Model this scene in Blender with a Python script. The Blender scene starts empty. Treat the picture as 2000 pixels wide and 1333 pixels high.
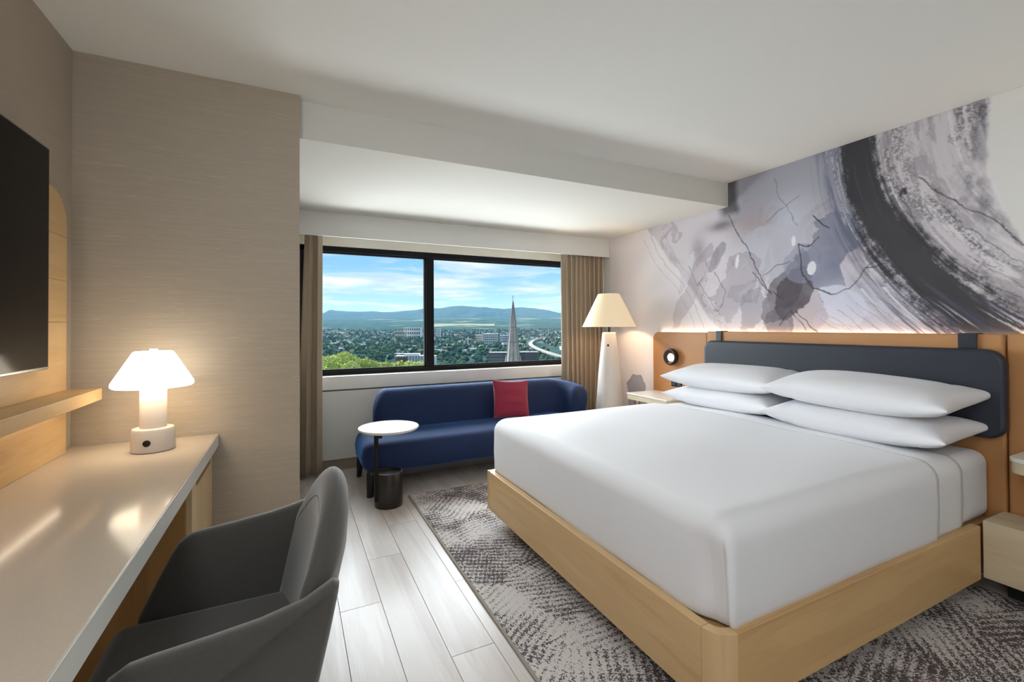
import bpy, bmesh, math, random
import numpy as np
from mathutils import Vector, Matrix
R = math.radians
S = bpy.context.scene
COL = S.collection
random.seed(7)

# ------------------------------------------------------------------ camera
cam_d = bpy.data.cameras.new('camera')
cam = bpy.data.objects.new('camera', cam_d); COL.objects.link(cam)
cam_d.sensor_width = 36.0
cam_d.lens = 36.0 * 883.155 / 2000.0
cam_d.shift_y = -(666.5 - 627.819) / 2000.0
cam_d.clip_start = 0.02; cam_d.clip_end = 90000
_r = Vector((0.89926399, -0.43737476, -0.00525314)); _u = Vector((1.96981e-04, -0.0116047929, 0.999932643)); _f = Vector((0.43740626, 0.89920445, 0.01034962))
cam.matrix_world = Matrix(((_r.x, _u.x, -_f.x, 0), (_r.y, _u.y, -_f.y, 0), (_r.z, _u.z, -_f.z, 1.276), (0, 0, 0, 1)))
S.camera = cam

# ------------------------------------------------------------------ exposure, world, sun, large lights
S.view_settings.view_transform = 'Standard'; S.view_settings.look = 'None'
S.view_settings.exposure = 0.15; S.view_settings.gamma = 1.0; S.view_settings.use_curve_mapping = False
S.cycles.max_bounces = 8; S.cycles.diffuse_bounces = 5; S.cycles.glossy_bounces = 3
S.cycles.transparent_max_bounces = 12; S.cycles.sample_clamp_indirect = 6.0
S.cycles.volume_bounces = 0

def make_world():
    w = bpy.data.worlds.new('sky'); S.world = w; w.use_nodes = True
    nt = w.node_tree; N = nt.nodes; L = nt.links; N.clear()
    out = N.new('ShaderNodeOutputWorld'); bg = N.new('ShaderNodeBackground'); bg.inputs[1].default_value = 1.0
    tc = N.new('ShaderNodeTexCoord'); sp = N.new('ShaderNodeSeparateXYZ'); L.new(tc.outputs['Generated'], sp.inputs[0])
    ramp = N.new('ShaderNodeValToRGB'); L.new(sp.outputs['Z'], ramp.inputs[0])
    e = ramp.color_ramp.elements
    e[0].position = 0.0; e[0].color = (0.60, 0.82, 0.90, 1)
    e[1].position = 0.25; e[1].color = (0.17, 0.42, 0.78, 1)
    a = e.new(0.05); a.color = (0.42, 0.72, 0.86, 1)
    b = e.new(0.12); b.color = (0.26, 0.56, 0.83, 1)
    # clouds: flat layers, so divide by (z + c) to get the perspective of a cloud deck
    add = N.new('ShaderNodeMath'); add.operation = 'ADD'; L.new(sp.outputs['Z'], add.inputs[0]); add.inputs[1].default_value = 0.05
    dx = N.new('ShaderNodeMath'); dx.operation = 'DIVIDE'; L.new(sp.outputs['X'], dx.inputs[0]); L.new(add.outputs[0], dx.inputs[1])
    dy = N.new('ShaderNodeMath'); dy.operation = 'DIVIDE'; L.new(sp.outputs['Y'], dy.inputs[0]); L.new(add.outputs[0], dy.inputs[1])
    cb = N.new('ShaderNodeCombineXYZ'); L.new(dx.outputs[0], cb.inputs[0]); L.new(dy.outputs[0], cb.inputs[1]); cb.inputs[2].default_value = 3.7
    n1 = N.new('ShaderNodeTexNoise'); n1.inputs['Scale'].default_value = 0.62; n1.inputs['Detail'].default_value = 9; n1.inputs['Roughness'].default_value = 0.62
    n1.inputs['Distortion'].default_value = 0.5
    L.new(cb.outputs[0], n1.inputs['Vector'])
    mr = N.new('ShaderNodeMapRange'); mr.inputs[1].default_value = 0.445; mr.inputs[2].default_value = 0.65; L.new(n1.outputs[0], mr.inputs[0])
    n2 = N.new('ShaderNodeTexNoise'); n2.inputs['Scale'].default_value = 2.1; n2.inputs['Detail'].default_value = 6; L.new(cb.outputs[0], n2.inputs['Vector'])
    cr = N.new('ShaderNodeValToRGB'); L.new(n2.outputs[0], cr.inputs[0])
    cr.color_ramp.elements[0].position = 0.35; cr.color_ramp.elements[0].color = (0.62, 0.72, 0.82, 1)
    cr.color_ramp.elements[1].position = 0.6; cr.color_ramp.elements[1].color = (0.93, 0.95, 0.98, 1)
    mx = N.new('ShaderNodeMixRGB'); L.new(mr.outputs[0], mx.inputs[0]); L.new(ramp.outputs[0], mx.inputs[1]); L.new(cr.outputs[0], mx.inputs[2])
    L.new(mx.outputs[0], bg.inputs[0]); L.new(bg.outputs[0], out.inputs[0])
make_world()

def light(name, kind, loc, rot=(0, 0, 0), energy=10, color=(1, 1, 1), **kw):
    d = bpy.data.lights.new(name, kind); d.energy = energy; d.color = color
    for k, v in kw.items(): setattr(d, k, v)
    o = bpy.data.objects.new(name, d); COL.objects.link(o); o.location = loc; o.rotation_euler = rot
    return o
# broad, veiled daylight that comes in through the window from over the city
def aim(o, v):
    o.rotation_euler = Vector(v).to_track_quat('-Z', 'Y').to_euler()
sun = light('veiled_sun', 'SUN', (0, 30, 60), energy=19.0, color=(0.89, 0.945, 1.0), angle=R(80)); aim(sun, (0.10, -1.0, -0.42))
# added fill light, overhead behind the camera; no fixture there
hall = light('rear_overhead_fill', 'AREA', (0.6, -0.9, 2.36), energy=9, color=(0.92, 0.96, 1.0), shape='RECTANGLE', size=2.2, size_y=0.9); aim(hall, (0.25, 0.6, -0.75))
# unseen fill added above the desk to brighten the foot of the bed
desk_fill = light('desk_overhead_fill', 'AREA', (-0.45, 0.35, 2.36), energy=18, color=(0.92, 0.96, 1.0), shape='RECTANGLE', size=0.6, size_y=1.0); aim(desk_fill, (0.85, 0.25, -0.6))
# upright area light added out of view, left behind the camera, as room fill
back = light('rear_left_fill', 'AREA', (-0.72, -0.75, 1.35), energy=20, color=(0.92, 0.96, 1.0), shape='RECTANGLE', size=1.2, size_y=1.9); aim(back, (1, 0.42, 0.12))

# added area light outside below the sill; imitates daylight bounced onto the ceiling
uplight = light('window_uplight_fill', 'AREA', (1.6, 5.6, 0.10), energy=330, color=(0.95, 0.975, 1.0), shape='RECTANGLE', size=4.5, size_y=1.8); aim(uplight, (0, -0.75, 0.66))

# ------------------------------------------------------------------ helpers
def srgb(r, g, b):
    f = lambda c: (c / 255 / 12.92) if c <= 10.3 else ((c / 255 + 0.055) / 1.055) ** 2.4
    return (f(r), f(g), f(b), 1)
MATS = {}
def mat(name, color=(0.8, 0.8, 0.8, 1), rough=0.6, metal=0, noise=None, bump=None, sheen=0, emit=None, coat=0, spec=0.5):
    """plain principled material; noise=(scale vector, amount), bump=(scale vector, strength)"""
    if name in MATS: return MATS[name]
    m = bpy.data.materials.new(name); m.use_nodes = True; MATS[name] = m
    nt = m.node_tree; N = nt.nodes; L = nt.links; b = N['Principled BSDF']
    b.inputs['Base Color'].default_value = color; b.inputs['Roughness'].default_value = rough; b.inputs['Metallic'].default_value = metal
    b.inputs['Sheen Weight'].default_value = sheen; b.inputs['Coat Weight'].default_value = coat; b.inputs['Specular IOR Level'].default_value = spec
    tc = N.new('ShaderNodeTexCoord')
    def nz(sc, det=6):
        mp = N.new('ShaderNodeMapping'); mp.inputs['Scale'].default_value = sc; L.new(tc.outputs['Object'], mp.inputs[0])
        n = N.new('ShaderNodeTexNoise'); n.inputs['Scale'].default_value = 1; n.inputs['Detail'].default_value = det; n.inputs['Roughness'].default_value = 0.6
        L.new(mp.outputs[0], n.inputs['Vector']); return n
    sc, am = noise or ((3, 3, 3), 0.05)
    n = nz(sc); hs = N.new('ShaderNodeMixRGB'); hs.blend_type = 'MULTIPLY'; hs.inputs[0].default_value = 1
    cr = N.new('ShaderNodeValToRGB'); L.new(n.outputs[0], cr.inputs[0])
    lo, hi = 1 - am, 1 + am
    cr.color_ramp.elements[0].position = 0.3; cr.color_ramp.elements[0].color = (lo, lo, lo, 1)
    cr.color_ramp.elements[1].position = 0.7; cr.color_ramp.elements[1].color = (hi, hi, hi, 1)
    hs.inputs[1].default_value = color; L.new(cr.outputs[0], hs.inputs[2]); L.new(hs.outputs[0], b.inputs['Base Color'])
    if bump:
        n2 = nz(bump[0]); bp = N.new('ShaderNodeBump'); bp.inputs['Strength'].default_value = bump[1]; bp.inputs['Distance'].default_value = 0.002
        L.new(n2.outputs[0], bp.inputs['Height']); L.new(bp.outputs[0], b.inputs['Normal'])
    if emit:
        b.inputs['Emission Color'].default_value = emit[0]; b.inputs['Emission Strength'].default_value = emit[1]
    return m

def wood(name, light_c, dark_c, axis='Y', rough=0.45, scale=1.0, rand=0.0):
    if name in MATS: return MATS[name]
    m = bpy.data.materials.new(name); m.use_nodes = True; MATS[name] = m
    nt = m.node_tree; N = nt.nodes; L = nt.links; b = N['Principled BSDF']; b.inputs['Roughness'].default_value = rough
    b.inputs['Specular IOR Level'].default_value = 0.4
    geo = N.new('ShaderNodeNewGeometry'); oi = N.new('ShaderNodeObjectInfo')
    off = N.new('ShaderNodeVectorMath'); off.operation = 'ADD'; L.new(geo.outputs['Position'], off.inputs[0])
    rv = N.new('ShaderNodeVectorMath'); rv.operation = 'SCALE'; cmb = N.new('ShaderNodeCombineXYZ')
    for i in range(3): L.new(oi.outputs['Random'], cmb.inputs[i])
    L.new(cmb.outputs[0], rv.inputs[0]); rv.inputs['Scale'].default_value = 37.0 if rand else 0.0; L.new(rv.outputs[0], off.inputs[1])
    def nz(a, c, det, dist=0.0):
        mp = N.new('ShaderNodeMapping'); v = [c * scale] * 3; v['XYZ'.index(axis)] = a * scale; mp.inputs['Scale'].default_value = v
        L.new(off.outputs[0], mp.inputs[0]); n = N.new('ShaderNodeTexNoise'); n.inputs['Scale'].default_value = 1; n.inputs['Detail'].default_value = det
        n.inputs['Distortion'].default_value = dist; L.new(mp.outputs[0], n.inputs['Vector']); return n
    n1 = nz(0.9, 11, 4, 0.8); n2 = nz(7, 260, 4)
    wv = N.new('ShaderNodeMath'); wv.operation = 'MULTIPLY'; L.new(n1.outputs[0], wv.inputs[0]); wv.inputs[1].default_value = 34
    sn = N.new('ShaderNodeMath'); sn.operation = 'SINE'; L.new(wv.outputs[0], sn.inputs[0])
    s2 = N.new('ShaderNodeMath'); s2.operation = 'MULTIPLY_ADD'; L.new(sn.outputs[0], s2.inputs[0]); s2.inputs[1].default_value = 0.05; L.new(n1.outputs[0], s2.inputs[2])
    s3 = N.new('ShaderNodeMath'); s3.operation = 'MULTIPLY_ADD'; L.new(n2.outputs[0], s3.inputs[0]); s3.inputs[1].default_value = 0.35; L.new(s2.outputs[0], s3.inputs[2])
    cr = N.new('ShaderNodeValToRGB'); L.new(s3.outputs[0], cr.inputs[0])
    cr.color_ramp.elements[0].position = 0.38; cr.color_ramp.elements[0].color = dark_c
    cr.color_ramp.elements[1].position = 0.78; cr.color_ramp.elements[1].color = light_c
    last = cr.outputs[0]
    if rand:
        mr = N.new('ShaderNodeMapRange'); mr.inputs[3].default_value = 1 - rand; mr.inputs[4].default_value = 1 + rand; L.new(oi.outputs['Random'], mr.inputs[0])
        mm = N.new('ShaderNodeMixRGB'); mm.blend_type = 'MULTIPLY'; mm.inputs[0].default_value = 1; L.new(last, mm.inputs[1]); L.new(mr.outputs[0], mm.inputs[2]); last = mm.outputs[0]
    L.new(last, b.inputs['Base Color'])
    bp = N.new('ShaderNodeBump'); bp.inputs['Strength'].default_value = 0.12; bp.inputs['Distance'].default_value = 0.002
    L.new(s3.outputs[0], bp.inputs['Height']); L.new(bp.outputs[0], b.inputs['Normal'])
    return m

def wallpaper(name, base, streak):
    m = bpy.data.materials.new(name); m.use_nodes = True
    nt = m.node_tree; N = nt.nodes; L = nt.links; b = N['Principled BSDF']; b.inputs['Roughness'].default_value = 0.55
    geo = N.new('ShaderNodeNewGeometry')
    def nz(sx, sz, det):
        mp = N.new('ShaderNodeMapping'); mp.inputs['Scale'].default_value = (sx, sx, sz); L.new(geo.outputs['Position'], mp.inputs[0])
        n = N.new('ShaderNodeTexNoise'); n.inputs['Scale'].default_value = 1; n.inputs['Detail'].default_value = det; L.new(mp.outputs[0], n.inputs['Vector']); return n
    a = nz(5, 160, 5); s = nz(14, 420, 1)
    cr = N.new('ShaderNodeValToRGB'); L.new(a.outputs[0], cr.inputs[0])
    cr.color_ramp.elements[0].position = 0.35; cr.color_ramp.elements[0].color = tuple(c * 0.945 for c in base[:3]) + (1,)
    cr.color_ramp.elements[1].position = 0.68; cr.color_ramp.elements[1].color = tuple(c * 1.035 for c in base[:3]) + (1,)
    mr = N.new('ShaderNodeMapRange'); mr.inputs[1].default_value = 0.70; mr.inputs[2].default_value = 0.78; mr.inputs[4].default_value = 0.6; L.new(s.outputs[0], mr.inputs[0])
    mx = N.new('ShaderNodeMixRGB'); L.new(mr.outputs[0], mx.inputs[0]); L.new(cr.outputs[0], mx.inputs[1]); mx.inputs[2].default_value = streak
    L.new(mx.outputs[0], b.inputs['Base Color'])
    bp = N.new('ShaderNodeBump'); bp.inputs['Strength'].default_value = 0.25; bp.inputs['Distance'].default_value = 0.001
    L.new(a.outputs[0], bp.inputs['Height']); L.new(bp.outputs[0], b.inputs['Normal'])
    return m

def emission(name, color, strength):
    m = bpy.data.materials.new(name); m.use_nodes = True; nt = m.node_tree; nt.nodes.clear()
    e = nt.nodes.new('ShaderNodeEmission'); e.inputs[0].default_value = color; e.inputs[1].default_value = strength
    o = nt.nodes.new('ShaderNodeOutputMaterial'); nt.links.new(e.outputs[0], o.inputs[0]); return m

# mesh data is written in world coordinates, then re-origined to the base centre of the piece
def link(name, verts, faces, m, parent=None, smooth=False, bevel=0, seg=2, solid=0, sub=0, edges=()):
    me = bpy.data.meshes.new(name)
    V = np.array(verts, dtype=float)
    org = Vector(((V[:, 0].min() + V[:, 0].max()) / 2, (V[:, 1].min() + V[:, 1].max()) / 2, V[:, 2].min()))
    me.from_pydata([tuple(v) for v in (V - np.array(org))], list(edges), faces)
    bm = bmesh.new(); bm.from_mesh(me); bmesh.ops.recalc_face_normals(bm, faces=bm.faces); bm.to_mesh(me); bm.free()
    if m is not None: me.materials.append(m)
    o = bpy.data.objects.new(name, me); COL.objects.link(o)
    o.location = org
    if parent is not None:
        o.parent = parent
        p = parent; w = Vector((0, 0, 0))
        while p is not None: w += p.location; p = p.parent
        o.location = org - w
    if solid: md = o.modifiers.new('solid', 'SOLIDIFY'); md.thickness = solid; md.offset = 0
    if bevel:
        md = o.modifiers.new('bevel', 'BEVEL'); md.width = bevel; md.segments = seg; md.limit_method = 'ANGLE'; md.angle_limit = R(40)
    if sub: md = o.modifiers.new('sub', 'SUBSURF'); md.levels = sub; md.render_levels = sub
    if smooth or bevel:
        me.polygons.foreach_set('use_smooth', [True] * len(me.polygons))
        if bevel and not smooth:
            md = o.modifiers.new('wn', 'WEIGHTED_NORMAL'); md.keep_sharp = True
    return o

def box(name, a, b, m, parent=None, bevel=0.002, seg=2):
    x0, y0, z0 = [min(a[i], b[i]) for i in range(3)]; x1, y1, z1 = [max(a[i], b[i]) for i in range(3)]
    v = [(x0, y0, z0), (x1, y0, z0), (x1, y1, z0), (x0, y1, z0), (x0, y0, z1), (x1, y0, z1), (x1, y1, z1), (x0, y1, z1)]
    f = [(0, 3, 2, 1), (4, 5, 6, 7), (0, 1, 5, 4), (1, 2, 6, 5), (2, 3, 7, 6), (3, 0, 4, 7)]
    return link(name, v, f, m, parent, bevel=bevel, seg=seg)

def boxes(name, lst, m, parent=None, bevel=0):
    V = []; F = []
    for a, b in lst:
        x0, y0, z0 = [min(a[i], b[i]) for i in range(3)]; x1, y1, z1 = [max(a[i], b[i]) for i in range(3)]; k = len(V)
        V += [(x0, y0, z0), (x1, y0, z0), (x1, y1, z0), (x0, y1, z0), (x0, y0, z1), (x1, y0, z1), (x1, y1, z1), (x0, y1, z1)]
        F += [tuple(k + i for i in f) for f in [(0, 3, 2, 1), (4, 5, 6, 7), (0, 1, 5, 4), (1, 2, 6, 5), (2, 3, 7, 6), (3, 0, 4, 7)]]
    return link(name, V, F, m, parent, bevel=bevel)

def prism(name, poly, axis, lo, hi, m, parent=None, bevel=0.002, seg=2, smooth=False):
    """polygon in the two other axes (in XYZ order) pushed from lo to hi along axis"""
    V = []; n = len(poly); i = 'XYZ'.index(axis)
    for d in (lo, hi):
        for p in poly:
            v = list(p); v.insert(i, d); V.append(tuple(v))
    F = [tuple(range(n)), tuple(range(2 * n - 1, n - 1, -1))] + [(k, (k + 1) % n, n + (k + 1) % n, n + k) for k in range(n)]
    return link(name, V, F, m, parent, bevel=bevel, seg=seg, smooth=smooth)

def rrect(x0, y0, x1, y1, r, n=6, corners=(1, 1, 1, 1)):
    """corner order: (x1,y1), (x0,y1), (x0,y0), (x1,y0)"""
    P = []
    for k, (cx, cy, a0) in enumerate([(x1 - r, y1 - r, 0), (x0 + r, y1 - r, 90), (x0 + r, y0 + r, 180), (x1 - r, y0 + r, 270)]):
        if corners[k]:
            for i in range(n + 1):
                a = R(a0 + 90 * i / n); P.append((cx + r * math.cos(a), cy + r * math.sin(a)))
        else: P.append([(x1, y1), (x0, y1), (x0, y0), (x1, y0)][k])
    return P

def lathe(name, prof, c, m, parent=None, n=48, sx=1, sy=1, smooth=True, cap=True, solid=0):
    """prof: (radius, z) from bottom to top around c"""
    V = []; F = []
    for r, z in prof:
        for k in range(n):
            a = 2 * math.pi * k / n; V.append((c[0] + r * sx * math.cos(a), c[1] + r * sy * math.sin(a), z))
    for j in range(len(prof) - 1):
        for k in range(n): F.append((j * n + k, j * n + (k + 1) % n, (j + 1) * n + (k + 1) % n, (j + 1) * n + k))
    if cap:
        F.append(tuple(range(n - 1, -1, -1))); F.append(tuple((len(prof) - 1) * n + k for k in range(n)))
    o = link(name, V, F, m, parent, smooth=smooth, solid=solid)
    md = o.modifiers.new('es', 'EDGE_SPLIT'); md.split_angle = R(38)
    return o

def grid(name, P, m, parent=None, closed_u=False, solid=0, bevel=0, sub=0, caps=False):
    """P[j][i] rows of points"""
    h = len(P); w = len(P[0]); V = [p for row in P for p in row]; F = []
    for j in range(h - 1):
        for i in range(w if closed_u else w - 1):
            i2 = (i + 1) % w; F.append((j * w + i, j * w + i2, (j + 1) * w + i2, (j + 1) * w + i))
    if caps: F.append(tuple(range(w - 1, -1, -1))); F.append(tuple((h - 1) * w + k for k in range(w)))
    return link(name, V, F, m, parent, smooth=True, solid=solid, bevel=bevel, sub=sub)

def thing(name, label, cat, loc, group=None):
    o = bpy.data.objects.new(name, None); COL.objects.link(o); o.location = loc; o.empty_display_size = 0.1
    o['label'] = label; o['category'] = cat
    if group: o['group'] = group
    return o
def tag(o, label, cat, group=None, kind=None):
    o['label'] = label; o['category'] = cat
    if group: o['group'] = group
    if kind: o['kind'] = kind
    return o
def struct(o): o['kind'] = 'structure'; return o

def copy_tree(o, parent=None, **kw):
    c = o.copy(); COL.objects.link(c); c.parent = parent
    for ch in list(o.children): copy_tree(ch, c)
    for k, v in kw.items(): c[k] = v
    return c

# ------------------------------------------------------------------ dimensions
XL, XR, YC, ZC, XC = -0.815, 3.179, 2.459, 2.424, 0.034
YB, ZB, YS, ZV, YW, YG = 2.518, 2.232, 4.047, 2.034, 4.417, 4.297
YBACK = -1.7
WZ0, WZ1, WX0, WX1 = 0.833, 2.009, 0.05, 3.10

M_white = mat('white_paint', srgb(226, 227, 224), 0.85, noise=((0.7, 0.7, 0.7), 0.012), bump=((60, 60, 60), 0.05))
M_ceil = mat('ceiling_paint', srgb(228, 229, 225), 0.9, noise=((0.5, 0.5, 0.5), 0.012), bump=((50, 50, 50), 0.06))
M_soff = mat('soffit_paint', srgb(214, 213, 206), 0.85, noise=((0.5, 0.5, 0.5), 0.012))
M_paper = wallpaper('beige_wallpaper', srgb(169, 157, 141), srgb(208, 198, 182))
M_oak = wood('light_oak', srgb(210, 178, 132), srgb(190, 155, 108), 'Y', 0.42)
M_oakx = wood('light_oak_x', srgb(206, 170, 120), srgb(186, 148, 100), 'X', 0.42)
M_oakz = wood('light_oak_z', srgb(206, 174, 130), srgb(180, 144, 100), 'Z', 0.42)
M_maple = wood('pale_maple', srgb(216, 200, 170), srgb(196, 178, 146), 'Y', 0.45)
M_frame = mat('window_aluminium', srgb(34, 34, 36), 0.7, spec=0.08)
M_black = mat('black_metal', srgb(30, 30, 31), 0.32, metal=0.6)
M_legs = mat('black_stained_wood', srgb(24, 23, 24), 0.4)

# ------------------------------------------------------------------ room shell
floor = struct(box('floor', (XL - 0.1, YBACK - 0.1, -0.10), (XR + 0.1, YW + 0.12, -0.009), mat('subfloor', srgb(92, 84, 78), 0.9), bevel=0))
M_plank = wood('washed_oak_plank', srgb(208, 200, 194), srgb(184, 173, 166), 'Y', 0.30, 0.8, rand=0.05)
def plank(x0, x1, y0, y1):
    g = 0.0008
    box('plank', (x0 + g, y0 + g, -0.009), (x1 - g, y1 - g, 0.0), M_plank, floor, bevel=0.0008, seg=1)
known = {1: [2.165], 2: [2.577], 3: [1.684], 4: [2.168]}     # end joints seen in the photograph, by column
for c in range(-5, 18):
    x0 = 0.192 + 0.18 * (c - 1); x1 = x0 + 0.18
    x0 = max(x0, XL); x1 = min(x1, XR)
    if x1 - x0 < 0.02: continue
    j = known.get(c, [YBACK + random.uniform(0.2, 1.2)])
    ys = [j[0]]
    while ys[0] > YBACK: ys.insert(0, ys[0] - 1.28)
    while ys[-1] < YW - 0.02: ys.append(ys[-1] + 1.28)
    ys = sorted(set([YBACK] + [y for y in ys if YBACK + 0.05 < y < YW - 0.05] + [YW - 0.0]))
    for a, b in zip(ys, ys[1:]): plank(x0, x1, a, b)

struct(box('ceiling', (XL - 0.1, YBACK - 0.1, ZC), (XR + 0.1, YB, ZC + 0.12), M_ceil, bevel=0))
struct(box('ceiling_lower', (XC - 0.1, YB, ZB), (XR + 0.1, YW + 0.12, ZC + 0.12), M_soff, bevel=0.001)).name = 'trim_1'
struct(boxes('trim_2', [((XC, YS, ZV), (XR, YS + 0.02, ZB))], M_white, bevel=0.001))
struct(box('wall_left', (XL - 0.1, YBACK - 0.1, -0.01), (XL, YC, ZC), M_paper, bevel=0))
struct(box('wall_partition', (XL - 0.1, YC, -0.01), (XC, YW + 0.12, ZC), M_paper, bevel=0.001)).name = 'wall_nook'
struct(box('wall_right', (XR, YBACK - 0.1, -0.01), (XR + 0.1, YW + 0.12, ZC), M_white, bevel=0))
struct(box('wall_back', (XL, YBACK - 0.1, -0.01), (XR, YBACK, ZC), M_white, bevel=0))
struct(boxes('wall_window', [((XC, YW - 0.03, -0.01), (XR, YW + 0.12, WZ0)), ((XC, YW - 0.03, WZ1), (XR, YW + 0.12, ZB)),
                             ((WX1, YW - 0.03, WZ0), (XR, YW + 0.12, WZ1)), ((XC, YW - 0.03, WZ0), (WX0, YW + 0.12, WZ1))], mat('window_wall_paint', srgb(226, 221, 208), 0.85), bevel=0))
# radiator casing, sill and plinth under the window
struct(box('trim_3', (XC, YG, 0.10), (XR, YW - 0.03, 0.703), M_white, bevel=0.002))
struct(box('trim_4', (XC, YG - 0.004, 0.716), (XR, YW - 0.0, WZ0 + 0.002), mat('sill_white', srgb(236, 236, 234), 0.45), bevel=0.004))
struct(box('trim_5', (XC, YG + 0.02, 0.70), (XR, YW - 0.03, 0.72), mat('joint_grey', srgb(110, 110, 110), 0.6), bevel=0))
struct(box('baseboard_window', (XC, YG + 0.012, 0.0), (XR, YW - 0.03, 0.10), mat('baseboard_taupe', srgb(152, 140, 126), 0.6), bevel=0.001))
struct(box('baseboard_right', (XR - 0.012, YBACK, 0.0), (XR, YG, 0.10), mat('baseboard_taupe'), bevel=0.002))
struct(box('baseboard_left', (XL, YBACK, 0.0), (XL + 0.012, YC, 0.10), mat('baseboard_taupe'), bevel=0.002))
struct(box('baseboard_nook', (XL, YC - 0.012, 0.0), (XC, YC, 0.10), mat('baseboard_taupe'), bevel=0.002))

# window: dark frame, one mullion, two panes
win = struct(boxes('window_1', [((WX0, YW - 0.02, WZ1 - 0.05), (WX1, YW + 0.05, WZ1)), ((WX0, YW - 0.02, WZ0), (WX1, YW + 0.05, WZ0 + 0.042)),
                                ((WX0, YW - 0.02, WZ0), (WX0 + 0.045, YW + 0.05, WZ1)), ((WX1 - 0.045, YW - 0.02, WZ0), (WX1, YW + 0.05, WZ1))], M_frame, bevel=0.002))
boxes('mullion', [((1.195, YW - 0.02, WZ0 + 0.04), (1.268, YW + 0.05, WZ1 - 0.05))], M_frame, win, bevel=0.003)
M_bead = mat('window_bead', srgb(40, 40, 42), 0.9, spec=0.05)
for xa, xb in ((WX0 + 0.045, 1.195), (1.268, WX1 - 0.045)):
    boxes('glazing_bead', [((xa, YW + 0.004, WZ1 - 0.062), (xb, YW + 0.045, WZ1 - 0.05)), ((xa, YW + 0.004, WZ0 + 0.042), (xb, YW + 0.045, WZ0 + 0.054)),
                           ((xa, YW + 0.004, WZ0 + 0.05), (xa + 0.012, YW + 0.045, WZ1 - 0.05)), ((xb - 0.012, YW + 0.004, WZ0 + 0.05), (xb, YW + 0.045, WZ1 - 0.05))], M_bead, win)
def glass_mat():
    m = bpy.data.materials.new('window_glass'); m.use_nodes = True; nt = m.node_tree; N = nt.nodes; L = nt.links; N.clear()
    o = N.new('ShaderNodeOutputMaterial'); t = N.new('ShaderNodeBsdfTransparent'); t.inputs[0].default_value = (0.97, 0.985, 0.98, 1)
    g = N.new('ShaderNodeBsdfGlossy'); g.inputs['Roughness'].default_value = 0.02; mx = N.new('ShaderNodeMixShader')
    fr = N.new('ShaderNodeFresnel'); fr.inputs[0].default_value = 1.25
    L.new(fr.outputs[0], mx.inputs[0]); L.new(t.outputs[0], mx.inputs[1]); L.new(g.outputs[0], mx.inputs[2]); L.new(mx.outputs[0], o.inputs[0]); return m
M_glass = glass_mat()
for xa, xb in ((WX0 + 0.045, 1.195), (1.268, WX1 - 0.045)):
    box('pane', (xa, YW + 0.022, WZ0 + 0.042), (xb, YW + 0.026, WZ1 - 0.05), M_glass, win, bevel=0)

# ------------------------------------------------------------------ numpy value noise (for printed mural and cloth relief)
def _hash(ix, iy, seed):
    n = (ix.astype(np.int64) * 374761393 + iy.astype(np.int64) * 668265263 + seed * 1442695041) & 0x7fffffff
    n = ((n ^ (n >> 13)) * 1274126177) & 0x7fffffff
    return ((n ^ (n >> 16)) & 0xffff) / 65535.0
def vnoise(x, y, seed=0):
    ix = np.floor(x); iy = np.floor(y); fx = x - ix; fy = y - iy
    fx = fx * fx * (3 - 2 * fx); fy = fy * fy * (3 - 2 * fy)
    a = _hash(ix, iy, seed); b = _hash(ix + 1, iy, seed); c = _hash(ix, iy + 1, seed); d = _hash(ix + 1, iy + 1, seed)
    return (a * (1 - fx) + b * fx) * (1 - fy) + (c * (1 - fx) + d * fx) * fy
def fbm(x, y, o=4, seed=0, g=0.5):
    s = 0; a = 1; t = 0
    for k in range(o):
        s = s + a * vnoise(x * 2 ** k, y * 2 ** k, seed + k * 17); t += a; a *= g
    return s / t
def sstep(a, b, x):
    t = np.clip((x - a) / (b - a), 0, 1); return t * t * (3 - 2 * t)

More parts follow.
